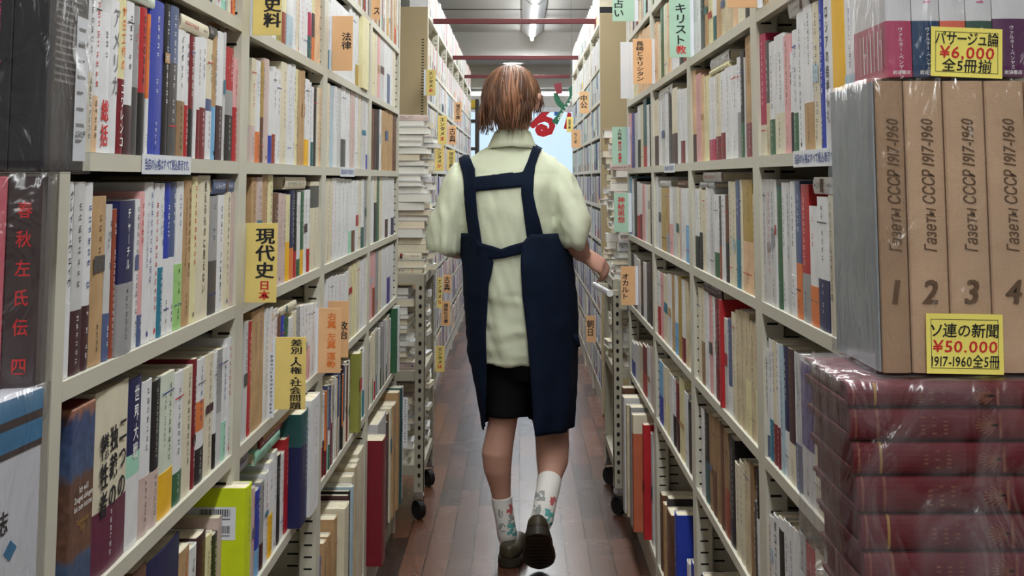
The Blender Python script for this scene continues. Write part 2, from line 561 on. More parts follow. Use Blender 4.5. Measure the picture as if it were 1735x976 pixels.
# ------------------------------------------------------------------ ceiling light fittings
for i, y in enumerate(FIX_Y):
    t = thing('ceiling_light', 'white strip light with a bare glowing tube on the ceiling above the aisle', 'ceiling light', (FIX_X, y, FIX_Z), group='strip lights along the aisle ceiling')
    b = MB()
    pr = [(-0.105, 0.10), (-0.105, 0.085), (-0.03, 0.03), (0.03, 0.03), (0.105, 0.085), (0.105, 0.10)]
    b.ring_loft([[Vector((px, yy, pz)) for px, pz in pr] for yy in (-0.64, 0.64)], 'fitting white')
    b.box((-0.02, -0.60, 0.0), (0.02, -0.585, 0.03), 'fitting white').box((-0.02, 0.585, 0.0), (0.02, 0.60, 0.03), 'fitting white')
    b.build('housing', t)
    tb = MB()
    tb.tube([(0, -0.585, 0.0), (0, 0.585, 0.0)], 0.0165, 'tube glow', 12)
    tb.build('tube', t, smooth=True)
# cross light by the window and a downlight in the beam
t = thing('ceiling_light', 'white tube light running crosswise under the low ceiling before the window', 'ceiling light', (0, 15.1, 2.2))
MB().rbox((-1.3, -0.05, 0.02), (1.3, 0.05, 0.05), 'fitting white', 0.005).build('housing', t)
MB().tube([(-1.25, 0, 0), (1.25, 0, 0)], 0.02, 'tube glow', 12).build('tube', t, smooth=True)
t = thing('downlight', 'round recessed downlight in the underside of the ceiling beam', 'ceiling light', (-0.07, 14.2, 2.48))
MB().ring_loft([[Vector((r * math.cos(a * math.pi / 12), r * math.sin(a * math.pi / 12), z)) for a in range(24)] for r, z in ((0.15, -0.001), (0.15, -0.014), (0.11, -0.014), (0.10, -0.001))], 'fitting white', cap=False).build('ring', t)
MB().tube([(0, 0, -0.010), (0, 0, -0.002)], 0.10, 'lamp glow', 24).build('lamp', t)

# ------------------------------------------------------------------ bookcases
AL, AR = 0.4405, 0.401
LPOST = [1.284, 2.132, 3.021, 3.945, 4.89]
RPOST = [1.37, 2.27, 3.15, 4.04, 4.97]
LZ = {'g': 0.70, 'f': 0.474, 'e': 0.251, 'a': 0.027, 'b': -0.195, 'c': -0.420, 'd': -0.670, 'z': -1.11}
RZL = {'g': 0.75, 'f': 0.519, 'e': 0.282, 'a': 0.038, 'b': -0.2015, 'c': -0.4506, 'd': -0.695, 'z': -1.11}
LIP = 0.019
DEEP = 0.26

def bookcase(side, y0, y1, a, levels, label, group, ztop, w=0.03, deep=DEEP, first=False, last=False, steel='steel beige', lip=LIP):
    """steel shelving bay; front plane at x = side * a"""
    t = thing('bookcase', label, 'bookcase', (side * a, (y0 + y1) / 2, 0), group=group)
    L = (y1 - y0) / 2
    S = side
    def bx(mb, xa, xb, ya, yb, za, zb, m):
        xs = sorted((S * xa, S * xb))
        mb.box((xs[0], ya, za), (xs[1], yb, zb), m)
    for ya, yb, ex in ((-L, -L + w, first), (L - w, L, last)):
        m = MB()
        bx(m, 0, 0.035, ya, yb, 0, ztop, steel)
        bx(m, deep - 0.03, deep, ya, yb, 0, ztop, steel)
        k = 0
        z = 0.3
        while z < ztop - 0.05:            # hanging slots of the upright, inner face
            ys = yb + 0.0004 if ya < 0 else ya - 0.0004
            m.add([(S * 0.008, ys, z), (S * 0.026, ys, z), (S * 0.026, ys, z + 0.004), (S * 0.008, ys, z + 0.004)], [(0, 1, 2, 3)], 'slot dark')
            z += 0.025
        # end plate between front and rear uprights
        yc = ya if ya < 0 else yb - 0.004
        bx(m, 0.035, deep - 0.03, yc, yc + 0.004, 0, ztop, steel)
        z = 0.3
        ys = yc + 0.0045 if ya < 0 else yc - 0.0005
        while z < ztop - 0.05:
            m.add([(S * 0.042, ys, z), (S * 0.066, ys, z), (S * 0.066, ys, z + 0.004), (S * 0.042, ys, z + 0.004)], [(0, 1, 2, 3)], 'slot dark')
            z += 0.025
        m.build('upright', t)
    b = MB()
    bx(b, deep - 0.004, deep, -L + w, L - w, 0.02, ztop, steel)
    b.build('back_panel', t)
    for key, z in levels:
        zz = z + EYE
        m = MB()
        bx(m, 0.0, deep - 0.005, -L + w + 0.001, L - w - 0.001, zz - 0.003, zz, steel)
        bx(m, 0.0, 0.0025, -L + w + 0.001, L - w - 0.001, zz - lip, zz - 0.003, steel)
        bx(m, 0.0025, 0.014, -L + w + 0.001, L - w - 0.001, zz - lip, zz - lip + 0.002, steel)
        m.build('shelf', t)
    m = MB()
    bx(m, 0.012, 0.016, -L + w, L - w, 0, EYE - 1.11 - lip, steel)
    m.build('kick_plate', t)
    return t
ORD = ['first', 'second', 'third', 'fourth', 'fifth', 'sixth', 'seventh', 'eighth', 'ninth', 'tenth', 'eleventh', 'twelfth', 'thirteenth', 'fourteenth', 'fifteenth', 'sixteenth', 'seventeenth', 'eighteenth', 'nineteenth', 'twentieth']
for n in range(40):
    ORD.append(['twenty', 'thirty', 'forty', 'fifty'][n // 10 if n % 10 < 9 else n // 10 + 0] + '-' + ORD[n % 10] if n % 10 < 9 else ['thirtieth', 'fortieth', 'fiftieth', 'sixtieth'][n // 10])
for i in range(4):
    bookcase(-1, LPOST[i], LPOST[i + 1], AL, list(LZ.items()), 'beige steel bookcase, %s bay from the camera on the side with yellow signs' % ORD[i], 'steel bookcases on the yellow-signed side', 2.12)
    bookcase(1, RPOST[i], RPOST[i + 1], AR, list(RZL.items()), 'beige steel bookcase, %s bay from the camera on the side with green signs' % ORD[i], 'steel bookcases on the green-signed side', 2.12)
RLX, RRX = 0.497, 0.437
REAR_Z = [0.615, 0.43, 0.24, 0.05, -0.14, -0.33, -0.52, -0.71, -0.90, -1.11]
LREAR = [7.2 + 0.925 * i for i in range(8)]
RREAR = [7.2 + 0.95 * i for i in range(5)]
for i in range(7):
    bookcase(-1, LREAR[i], LREAR[i + 1], RLX, [('', z) for z in [0.90] + REAR_Z], 'far bookcase past the cross aisle on the trolley side, %s bay in' % ORD[i], 'far bookcases beyond the tall trolley', 2.14, deep=0.18)
for i in range(4):
    bookcase(1, RREAR[i], RREAR[i + 1], RRX, [('', z) for z in [0.86] + REAR_Z], 'far bookcase past the cross aisle by the chrome-handled cart, %s bay in' % ORD[i], 'far bookcases beyond the chrome handle', 2.10, deep=0.18)
# painted end panels of the far cases
t = thing('end_panel', 'tall tan steel end panel with slot rows behind the book trolley', 'end panel', (-RLX, 7.19, 0))
MB().rbox((-0.40, -0.012, 0), (0.0, 0.0, 2.17), 'steel panel', 0.003).build('panel', t)
for x in (-0.026, -0.165):
    m = MB()
    for k in range(72):
        z = 0.88 + k * 0.0156
        m.add([(x - 0.007, -0.0125, z), (x + 0.006, -0.0125, z), (x + 0.006, -0.0125, z + 0.0055), (x - 0.007, -0.0125, z + 0.0055)], [(0, 1, 2, 3)], 'slot dark')
    m.build('slot_row', t)
t = thing('end_panel', 'plain tan steel end panel behind the cart with the chrome handle', 'end panel', (RRX, 7.19, 0))
MB().rbox((0.0, -0.012, 0), (0.40, 0.0, 2.135), 'steel panel', 0.003).build('panel', t)
MB().box((0.0, -0.014, 0.0), (0.40, -0.0125, 0.012), 'frame dark').build('foot_strip', t)
# red tie bars across the aisle
for i, (y, z) in enumerate(((7.65, 0.905), (9.9, 0.898), (12.1, 0.925))):
    o = MB().rbox((-0.50 if i < 2 else -0.50, -0.014, -0.015), (0.46, 0.014, 0.015), 'beam red', 0.003).build('tie_bar')
    o.location = (0, y, z + EYE)
    tag(o, 'dark red steel bar spanning the aisle overhead, %s from the camera' % ORD[i], 'tie bar', 'red bars across the aisle')

# ------------------------------------------------------------------ books
def book_parts(t, H, d, segs, obi=None, hard=None, rng=None, text=None, tcol=None, white_pages=False, far=False, band=True, art=None):
    """spine at y = 0 facing -y, thickness along x, height along z. segs: [(top fraction, colour)] from the bottom up"""
    rng = rng or random
    if hard is None:
        hard = t > 0.02 and rng.random() < 0.6
    bul = min(0.0022, t * 0.09) if hard else min(0.0010, t * 0.06)
    w = 0.0022 if hard else 0.0006
    if far:
        arc = [(0, bul), (t / 2, 0.0), (t, bul)]
    else:
        arc = [(t * u, bul * (2 * u - 1) ** 2 * (1 if hard else 1.2)) for u in (0, 0.12, 0.32, 0.5, 0.68, 0.88, 1)]
    outer = [(0, d)] + arc + [(t, d)]
    inner = [(t - w, d)] + [(min(max(x, w), t - w), y + w) for x, y in reversed(arc)] + [(w, d)]
    n, k = len(outer), len(inner)
    cov = MB()
    zs = [0.0] + [H * s[0] for s in segs]
    zs[-1] = H
    for i, (fr, code) in enumerate(segs):
        a, b = zs[i], zs[i + 1]
        vs = [(x, y, a) for x, y in outer] + [(x, y, b) for x, y in outer]
        cov.add(vs, [(j, j + 1, n + j + 1, n + j) for j in range(n - 1)], cm(code))
    vs = [(x, y, 0) for x, y in inner] + [(x, y, H) for x, y in inner]
    cov.add(vs, [(j, j + 1, k + j + 1, k + j) for j in range(k - 1)], 'paper edge white')
    ring = outer + inner
    q = len(ring)
    for z, flip in ((0, True), (H, False)):
        vs = [(x, y, z) for x, y in ring]
        fs = [(j, j + 1, q - 2 - j, q - 1 - j) for j in range(n - 1)]
        cov.add(vs, [tuple(reversed(f)) for f in fs] if flip else fs, cm(segs[-1][1]) if hard else 'paper edge white')
    for x0, x1 in ((0, w), (t - w, t)):
        cov.add([(x0, d, 0), (x1, d, 0), (x1, d, H), (x0, d, H)], [(3, 2, 1, 0)], cm(segs[0][1]))
    main = segs[-1][1]
    lightc = 'WwCcTtbhyMgLPpoASYXO'
    if text is not None or not far or True:
        ink = tcol or (rng.choice(('ink soft', 'ink soft', 'ink soft', 'ink grey', 'ink black', 'ink red', 'ink blue')) if main in lightc else ('ink gold' if main in 'mrDteZ' and rng.random() < 0.4 else 'ink white'))
        lo = segs[0][0] if len(segs) > 1 and segs[0][0] < 0.6 else 0.12
        if obi:
            lo = max(lo, obi[0])
        top = H * rng.uniform(0.88, 0.96)
        if text:
            sz = min(t * 0.80, (top - H * lo) / (len(text) * 1.1 + 0.2))
            sz = max(sz, 0.0035)
            if tcol is None and main in lightc:
                ink = 'ink black'
            if '|' in text:
                cols = text.split('|')
                sz = t * 0.72 / len(cols)
                for ci, ct in enumerate(cols):
                    text_v(cov, ct, t * (0.80 - 0.27 * ci), H * (0.80 - 0.02 * ci), sz, -0.0005, ink, 1.05, bold=0.02)
            else:
                text_v(cov, text, t / 2, H * 0.955, sz, -0.0004, ink)
        elif rng.random() < 0.95:
            size = min(t * rng.uniform(0.38, 0.62), 0.0105)
            size = max(size, 0.003)
            if far and size < 0.004:
                size = 0.005
            bot = H * (lo + (0.97 - lo) * rng.uniform(0.0, 0.45))
            ncol = 2 if t > 0.02 and rng.random() < 0.35 and not far else 1
            for c in range(ncol):
                x = t * (0.5 if ncol == 1 else (0.66, 0.30)[c])
                marks_v(cov, rng, x, bot + c * 0.02, top - c * 0.012, size * (1 if c == 0 else 0.6), -0.0004, ink)
            if not obi and rng.random() < 0.7 and not far:       # publisher at the foot
                base = segs[0][1]
                marks_v(cov, rng, t / 2, H * 0.05, H * 0.05 + size * 3.2, size * 0.7, -0.0004, 'ink black' if base in lightc else 'ink white')
    if not far and not text and t > 0.009:
        r_ = rng.random()
        if r_ < 0.22 and len(segs) == 1 and not obi:                                              # picture or device printed on the spine
            a_ = rng.uniform(0.30, 0.62); b_ = a_ + rng.uniform(0.05, 0.16)
            c_ = rng.choice('kSueDmTbRE')
            cov.add([(t * 0.1, -0.00025, H * a_), (t * 0.9, -0.00025, H * a_), (t * 0.9, -0.00025, H * b_), (t * 0.1, -0.00025, H * b_)], [(0, 1, 2, 3)], cm(c_))
        elif r_ < 0.40:                                            # rule across the spine
            a_ = rng.choice((0.16, 0.2, 0.8, 0.86))
            cov.add([(t * 0.05, -0.00025, H * a_), (t * 0.95, -0.00025, H * a_), (t * 0.95, -0.00025, H * a_ + 0.0016), (t * 0.05, -0.00025, H * a_ + 0.0016)], [(0, 1, 2, 3)], rng.choice(('ink black', 'ink red', 'ink grey', 'ink blue')))
        elif r_ < 0.55:                                            # publisher's mark
            a_ = 0.035
            s_ = min(t * 0.5, 0.007)
            cov.add([(t / 2 + s_ * 0.5 * math.cos(q_ * math.pi / 4), -0.0003, H * a_ + s_ * 0.5 + s_ * 0.5 * math.sin(q_ * math.pi / 4)) for q_ in range(8)], [tuple(range(8))], rng.choice(('ink black', 'ink grey', 'ink blue', 'ink red')))
    parts = [('cover', cov)]
    s = 0.003 if hard else 0.0004
    pg = MB().box((w + 0.0003, bul + w + 0.0003, s), (t - w - 0.0003, d - (0.004 if hard else 0.0005), H - s), 'paper edge white' if white_pages else 'paper edge')
    parts.append(('page_block', pg))
    if obi:
        fr, code = obi[:2]
        g = 0.0004
        hb = H * fr
        o2 = [(-g, d)] + [(x if 0 < x < t else (-g if x <= 0 else t + g), y - g) for x, y in arc] + [(t + g, d)]
        pb = MB()
        vs = [(x, y, 0.0) for x, y in o2] + [(x, y, hb) for x, y in o2]
        pb.add(vs, [(j, j + 1, n + j + 1, n + j) for j in range(n - 1)], cm(code))
        vs = [(x, y, hb) for x, y in outer] + [(x, y, hb) for x, y in o2]
        pb.add(vs, [(j, j + 1, n + j + 1, n + j) for j in range(n - 1)], cm(code))
        if len(obi) > 2:
            sz = min(t * 0.8, hb * 0.9 / (len(obi[2]) * 1.1))
            text_v(pb, obi[2], t / 2, hb * 0.95, sz, -g - 0.0004, 'ink ' + obi[3], 1.08, bold=0.015)
        elif rng.random() < 0.8 or obi[0] > 0.4:
            size = max(0.003, min(t * 0.42, 0.008))
            marks_v(pb, rng, t * 0.5, hb * 0.12, hb * 0.93, size, -g - 0.0004, 'ink black' if code in lightc else 'ink white')
        parts.append(('paper_band', pb))
    return parts

def parse_segs(s):
    out = []
    for tok in s.split('/'):
        c = tok[0]
        out.append((float(tok[1:]) if len(tok) > 1 else 0.45, c))
    out[-1] = (1.0, out[-1][1])
    return out

RECORDS = []          # every upright book: dict with matrix, parts, area, words for its label
LEVELNAME = {'z': 'floor-level', 'd': 'knee-high', 'c': 'waist-high', 'b': 'chest-high', 'a': 'eye-level', 'e': 'overhead', 'f': 'topmost', 'g': 'highest'}

def add_book(side, y, z, X, t, H, d, segs, key, obi=None, text=None, tcol=None, hard=None, lean=0.0, far=False, rng=random, white=False):
    """side -1/+1 shelves along the aisle; y: near (side -1) or far (side +1) edge of the spine"""
    R = Matrix.Rotation(math.radians(90 if side < 0 else -90), 4, 'Z')
    M = Matrix.Translation((X, y, z + EYE + 0.0006)) @ R
    if lean:
        M = M @ Matrix.Rotation(lean, 4, 'Y')
    yc = y + (t / 2 if side < 0 else -t / 2)
    px, py, D = proj((X, yc, z + EYE + H / 2))
    area = 0.0
    if -30 < px < 1765 and -120 < py < 1010:
        vis = 1.0
        _, pt, _ = proj((X, yc, z + EYE + H)); _, pb, _ = proj((X, yc, z + EYE))
        vis = max(0.0, min(976, pb) - max(0, pt)) / max(1, pb - pt)
        area = vis * t * H * (FPX / D) ** 2 * abs(X) / D
    RECORDS.append(dict(M=M, t=t, H=H, d=d, segs=segs, obi=obi, text=text, tcol=tcol, hard=hard, area=area, key=key, y=yc, side=side, seed=rng.random(), far=far, white=white))

GAP = 0.0007
brng = random.Random(11)
SPL, SPR = -(AL + 0.005), AR + 0.005

def shelf_list(side, bay, lev, data, d=None):
    """data: one book per token, 'x top segs[ +obi][ =text][ ^protrusion][ !ink]' joined by commas; x at the foot of the spine's
    picture-left edge; a bare number closes the row"""
    zs = (LZ if side < 0 else RZL)[lev]
    toks = [s.strip() for s in data.replace('\n', ' ').split(',') if s.strip()]
    rows = []
    for s in toks:
        fl = s.split()
        r = dict(x=float(fl[0]), top=None, segs=None, obi=None, text=None, p=0.0, ink=None, hard=None)
        if len(fl) > 1:
            r['top'] = float(fl[1]); r['segs'] = parse_segs(fl[2])
            for q in fl[3:]:
                if q[0] == '+': r['obi'] = (float(q[2:]), q[1])
                elif q[0] == '@': r['obi'] = r['obi'] + tuple(q[1:].split(':'))
                elif q[0] == '=': r['text'] = q[1:].replace('_', ' ')
                elif q[0] == '^': r['p'] = float(q[1:])
                elif q[0] == '!': r['ink'] = 'ink ' + q[1:]
                elif q == 'H': r['hard'] = True
                elif q == 'F': r['hard'] = False
        rows.append(r)
    X0 = SPL if side < 0 else SPR
    ys = []
    for i in range(len(rows) - 1):
        r = rows[i]
        X = X0 - side * r['p']
        ya, yb = y_from(r['x'], X, zs), y_from(rows[i + 1]['x'], X, zs)
        near, far = min(ya, yb), max(ya, yb)
        ys.append([near, far, X, r])
    ys.sort(key=lambda q: q[0])
    last = -1
    for near, far, X, r in ys:
        if r['segs'] is None:
            continue
        near = max(near, last + GAP)
        t = far - near - GAP
        if t < 0.003:
            continue
        last = near + t
        H = z_from(r['top'], (near + far) / 2) - zs
        H = max(0.10, H)
        dd = d or (0.128 if H < 0.2 else 0.15) + brng.uniform(-0.006, 0.006)
        add_book(side, near if side < 0 else near + t, zs, X, t, H, dd, r['segs'], (side, bay, lev), r['obi'], r['text'], r['ink'], r['hard'], rng=brng)

def shelf_fill(side, bay, lev, y0, y1, zs, X, pal, hr=(0.17, 0.193), tr=(0.012, 0.024), obi=0.3, seed=0, far=False, d=0.13, key=None, lump=0.3):
    rng = random.Random(seed)
    y = y0
    H = rng.uniform(*hr)
    c = rng.choice(pal)
    t = rng.uniform(*tr)
    while True:
        if rng.random() > lump:
            H = rng.uniform(*hr); c = rng.choice(pal); t = rng.uniform(*tr)
        if y + t > y1:
            break
        r = rng.random()
        segs = [(1.0, c)]
        if r < 0.28:
            segs = [(rng.uniform(0.2, 0.5), rng.choice(pal + 'mrNEGOK')), (1.0, c)]
        ob = None
        if rng.random() < obi:
            ob = (rng.uniform(0.25, 0.36), rng.choice('WCrNKGRMEYpTm'))
        add_book(side, y if side < 0 else y + t, zs, X - side * rng.uniform(0.0, 0.004), t, H, d + rng.uniform(-0.01, 0.01), segs, key or (side, bay, lev), ob, rng=rng, far=far)
        y += t + GAP

# ------------------------------------------------------------------ rows of books, read off the photograph
L, R = -1, 1
shelf_list(L, 0, 'a', '144 -40 W/W +C.45, 154 -20 W +o.34, 165 24 W +W.40 @総括:red !grey, 184 2 W =アメリカ !grey, 198 0 y +r.48 @コワレンコ:white =対日工作の !orange, 209 5 W +m.32,'
  '221.5 12 k/S, 233 15 K.42/R =OKTOBER !black, 245 25 W.4/O, 250 3 B H !white, 274 8 K, 284 12 k.62/u, 298 52 W +t.44 =バグダッドへ, 311 58 W +R.42,'
  '318 62 K.4/r, 327 64 W, 332 64 W +r.40, 337 65 W +r.42, 347 68 u.5/C +W.40, 358 60 A.42/T, 365 55 W +m.42, 375.5 56 w,'
  '380 82 S.62/R +K.40, 394 100 P +R.52 !red, 401.5 88 W.85/A, 413.5')
shelf_list(L, 0, 'b', '104 309 W +W.38 =グレイト・ウェイヴ, 117 309 w +m.33 !grey, 136 310 W +m.34, 150.5 333 T !brown, 174 347 S.3/w +u.30, 185 355 q, 192 366 W +L.46,'
  '197 341 N +S.46 =チャーチル H ^0.004, 224 338 W, 231.5 325 P/P +u.2, 240 310 W, 256 311 W, 265 311 W +E.45, 275 311 W.5/B, 285 310 W.5/u, 294 308 W +g.44,'
  '306.6 306 T, 322 300 y, 332 298 C =見えるものに見えない H, 353 333 k/S, 366 331 W, 378 326 C, 390 326 p, 400.5')
shelf_list(L, 0, 'c', '154 654 C +Z.35 H =二つの|独裁の|犠牲者, 212 640 W.42/M.55/N =世界大戦 H !white, 235 645 W +p.38 H, 253 645 K +p.38 =レーニンからスターリンへ !white, 268 632 h +Y.31,'
  '291 630 W +G.24, 308 622 C, 324 608 r, 330 608 W.42/O.66/W +K.28, 345 600 C, 360 597 K.3/W, 366 592 w/S, 374 588 W +M.34, 383 572 W, 390 566 W.3/E.5/W, 396')
shelf_list(L, 0, 'd', '215 960 D, 240 929 N H, 299 929 T, 316 926 W, 330 905 m H, 346 905 y, 357 905 K, 366 868 p, 385', d=0.15)
shelf_list(L, 0, 'd', '413 822 L/L ^0.036 H, 424', d=0.19)
shelf_list(L, 1, 'd', '426 826 p, 431 830 A.32/B, 440 815 m.3/S, 447 800 W, 454 782 W +Y.45, 461 764 W, 468 770 K, 474 768 W, 481 742 R, 489 736 W +K.28, 497 728 W, 503 722 w, 509.5')
shelf_list(L, 1, 'd', '509 697 N.71/e ^0.024 H, 521 672 W ^0.03 H, 541', d=0.19)
shelf_list(L, 1, 'a', '424 100 p.35/C, 432 104 W +O.30, 441 106 D/X, 446 101 p, 455 122 W +B.3, 461 114 W +q.3, 467 119 W, 475 107 C, 486 110 W, 493 110 W, 500 118 y, 504 120 T, 510 120 T,'
  '516 135 W +Y.30, 523 140 W, 527 148 W +e.30, 531 150 K, 536 150 C, 540 150 o, 543.5')
shelf_list(L, 2, 'a', '553 142 C, 559 146 b, 565 147 W, 571 150 w, 578 148 W +k.35, 586 154 W, 593 157 p, 601 157 W, 607 160 C, 612 163 w, 620 165 B.2/W, 624')
shelf_list(L, 3, 'a', '630 185 D, 634 186 m, 638 187 K, 643 186 W, 646 188 T, 652 188 T, 658 187 T, 665 190 D, 671')
shelf_list(L, 1, 'b', '423 301 p/T, 432 301 p, 442 297 C.2/T, 452 297 y, 461 327 D, 470 328 p, 477 329 p, 484 330 Y/y, 491 323 O.35/N, 498 323 R.3/K, 503 326 W +G.2, 509 325 Y.3/G, 514 325 W,'
  '520 322 W +R.28, 525 308 C.7/k.95/C H, 540 305 W +B.34, 548.5')
shelf_list(L, 2, 'b', '551 303 C, 559 303 C, 563 302 W, 570 302 W, 577 303 W, 584 304 W, 590 304 W +M.3, 596 306 D.3/W, 602 306 W, 607 306 C, 612 304 W +e.3, 617 305 S, 625')
shelf_list(L, 3, 'b', '629 298 W, 634 299 K.6/C, 638 300 G, 643 300 C, 648 301 W, 653 300 m.3/W, 658 302 W, 663 302 N.3/W, 668')
shelf_list(L, 1, 'c', '411 545 w, 418 544 R, 424 524 T H, 446 522 W, 453 521 W, 461 523 W, 468 528 D, 474 536 B, 481 538 G, 488 538 W, 495 528 C, 502 520 S, 508 518 W, 514 517 W, 520 516 P/W, 526 515 W, 532 513 W, 537 512 w, 541.5')
shelf_list(L, 2, 'c', '552 472 W, 558 468 W, 564 467 W, 571 466 W, 578 466 G/W, 584 460 W, 590 450 C, 596 446 y, 603 441 C, 609 440 W, 614 437 W, 619.5')
shelf_list(L, 3, 'c', '626 427 P, 631 427 q/P, 636 425 S, 641 424 C, 646 420 W, 651 418 W, 656 416 V/W, 661 414 W, 667')
shelf_list(L, 1, 'e', '431 -60 C, 438 -50 W, 444 -55 S, 462 -50 W, 470 -40 H, 478 -45 q/y, 486 -40 b/W, 497 -40 W, 503 -35 C, 508 -40 W, 515 -40 W, 522 -30 e.3/Q.6/W, 529 -30 O.3/k.6/y, 534 -30 o, 543.5')
shelf_list(L, 2, 'e', '554 5 W +E.3, 561 10 W, 592 12 W, 597 20 W, 603 25 X.3/W, 608 28 C, 613 32 y ^0.01, 625')
shelf_list(L, 3, 'e', '631 55 y, 635 58 C, 640 60 P, 644 60 w, 651 62 W, 656 65 u/W, 661 66 W, 665 68 C, 670')
shelf_fill(L, 0, 'e', 1.33, 2.09, LZ['e'], SPL, 'WWCwSRKbeE', seed=3)
shelf_fill(L, 2, 'd', 3.06, 3.60, LZ['d'], SPL, 'WWKOmuSC', hr=(0.18, 0.205), tr=(0.010, 0.022), seed=5)
add_book(L, 3.63, LZ['d'], SPL + 0.02, 0.062, 0.205, 0.17, [(1, 'H')], (L, 2, 'd'), hard=True, rng=brng)
shelf_fill(L, 2, 'd', 3.70, 3.905, LZ['d'], SPL, 'KWCw', seed=6)
shelf_fill(L, 3, 'd', 3.98, 4.70, LZ['d'], SPL, 'WSCNW', hr=(0.19, 0.21), seed=7)
add_book(L, 4.72, LZ['d'], SPL + 0.02, 0.03, 0.22, 0.17, [(1, 'G')], (L, 3, 'd'), hard=True, rng=brng)
add_book(L, 4.76, LZ['d'], SPL + 0.025, 0.03, 0.225, 0.17, [(1, 'W')], (L, 3, 'd'), hard=True, rng=brng)
for i, y0 in enumerate(LPOST[:-1]):
    shelf_fill(L, i, 'f', y0 + 0.034, LPOST[i + 1] - 0.034, LZ['f'], SPL, 'WCTcpmNW', seed=20 + i)
shelf_list(R, 0, 'a', '1285 60 C.25/Q, 1299 70 c/k, 1305 72 W +G.31, 1314 60 W +C.34 !black, 1330 60 P, 1340 90 K.4/W, 1345 52 W +G.32, 1353 23 W, 1364 11 W +T.33, 1379 5 C, 1390 0 B !white, 1398 -2 W =ロシアの結婚儀礼,'
  '1413 -5 R.25/Y, 1433 -10 W, 1456 -10 C, 1480')
shelf_list(R, 1, 'a', '1172 121 m.3/o, 1180 126 P, 1188 128 o, 1193 130 y, 1202 132 W +Q.25, 1212 126 C +r.27, 1221 122 W +r.30, 1229 115 W, 1240 112 W, 1250 98 S/W, 1255 88 G.33/K, 1262 98 w, 1264 62 T +r.28 H, 1278')
shelf_list(R, 2, 'a', '1108 170 m/C, 1116 172 W, 1121 168 w, 1127 152 W, 1133 149 k/K, 1138 150 C +m.4, 1148 152 W, 1153 152 W +r.3, 1160 150 W, 1166')
shelf_list(R, 3, 'a', '1065 193 P, 1070 192 V, 1075 192 w, 1080 180 K/W, 1085 178 C, 1090 168 R.3/e, 1096 178 W, 1100 180 K, 1104')
shelf_list(R, 0, 'b', '1294 304 w, 1301 304 w, 1308 304 w, 1315 305 W, 1318 316 G.97/e, 1326 310 W, 1335 310 w, 1342 308 W +W.3, 1350 307 O.4/u, 1359 313 S.35/R, 1373 350 W +O.33, 1388 334 W +N.38, 1406 332 C =イタリア・ルネサンスの, 1418 336 q.4/C, 1430')
shelf_list(R, 1, 'b', '1178 320 K.4/W, 1185 318 K/C, 1190 322 C, 1196 318 W, 1203 320 w, 1210 330 G.3/W, 1219 332 q.4/k, 1223 330 W, 1229 331 K/D, 1235 308 C, 1242 308 C, 1247 306 E/u, 1255 305 C, 1259 305 o/X H, 1276 330 c, 1283')
shelf_list(R, 2, 'b', '1111 300 W, 1116 318 w, 1121 318 X, 1129 318 S.3/T, 1134 317 P/W, 1140 317 w, 1146 317 C, 1151 318 p, 1155 319 W, 1162 319 A.5/W, 1170')
shelf_list(R, 3, 'b', '1067 300 A, 1071 303 W, 1074 302 K, 1079 308 R.4/W, 1084 311 r/W, 1088 312 P, 1093 313 W, 1098 313 C, 1102 315 K, 1106')
shelf_list(R, 0, 'c', '1297 590 u.2/W, 1304 575 W +E.34, 1311 578 C +r.33, 1317 582 W +r.33, 1323 584 b, 1330 588 W.36/N, 1338 591 C.3/m, 1348 598 W +u.34 H, 1360 604 W.36/V.95/W, 1380 600 C, 1400')
shelf_list(R, 1, 'c', '1183 487 C, 1189 490 t/C, 1195 495 W, 1202 500 P, 1208 503 W, 1213 506 r, 1219 508 R ^0.006 H, 1228 540 w, 1234 542 W.3/u, 1241 530 C, 1248 527 c, 1256 526 c, 1264 530 y/c, 1272 545 c, 1280 548 y/c, 1287')
shelf_list(R, 2, 'c', '1114 460 R/W, 1119 463 P, 1125 466 C, 1132 465 W, 1138 466 T, 1143 466 A.4/W, 1149 467 X, 1155 474 W +r.3, 1161 476 c, 1167')
shelf_list(R, 3, 'c', '1069 430 K, 1074 432 k/W, 1079 440 W, 1085 440 K, 1090 445 W, 1095 445 k, 1100 444 K, 1106')
shelf_list(R, 0, 'd', '1303 873 W, 1312 874 W =ホロコースト, 1322 878 K.9/W, 1330 882 W, 1338 890 W, 1347 897 W, 1356 903 W, 1368 925 R, 1384 935 C, 1400 940 W, 1420')
shelf_list(R, 1, 'd', '1188 693 W, 1194 698 e/K H, 1202 700 t, 1208 704 D/t, 1214 712 t, 1221 718 D, 1228 730 q/t, 1236 742 K H, 1246 785 C, 1254 782 C, 1262 784 c, 1272 786 t, 1279 850 k, 1283 796 W.6/K, 1288 850 Y, 1293')
shelf_list(R, 2, 'd', '1117 612 B/A, 1124 620 C, 1129 624 y/C, 1135 634 W, 1140 640 K/W, 1145 648 m/r, 1151 641 y, 1160 665 W, 1166 680 K, 1172 690 p, 1180')
shelf_list(R, 3, 'd', '1070 580 B/W, 1076 582 W, 1082 584 C, 1089 585 R/r, 1096 586 W, 1102 590 p, 1110')
shelf_list(R, 1, 'e', '1174 -30 W/w, 1180 -28 W, 1187 -25 k/K, 1193 -25 T, 1200 -22 y, 1207 -24 e/W, 1213 -26 T.9/c, 1221 -26 c, 1229 -26 c, 1240 -26 o, 1250 -26 C, 1262 -30 K, 1270')
shelf_list(R, 2, 'e', '1109 40 o, 1114 42 C, 1119 12 G, 1125 8 C, 1131 4 o, 1137 5 W, 1143 5 W, 1150 0 K/W, 1157 -5 r/W, 1162')
shelf_list(R, 3, 'e', '1066 60 y, 1073 58 y, 1080 55 o, 1088 50 o, 1094 45 o, 1103')
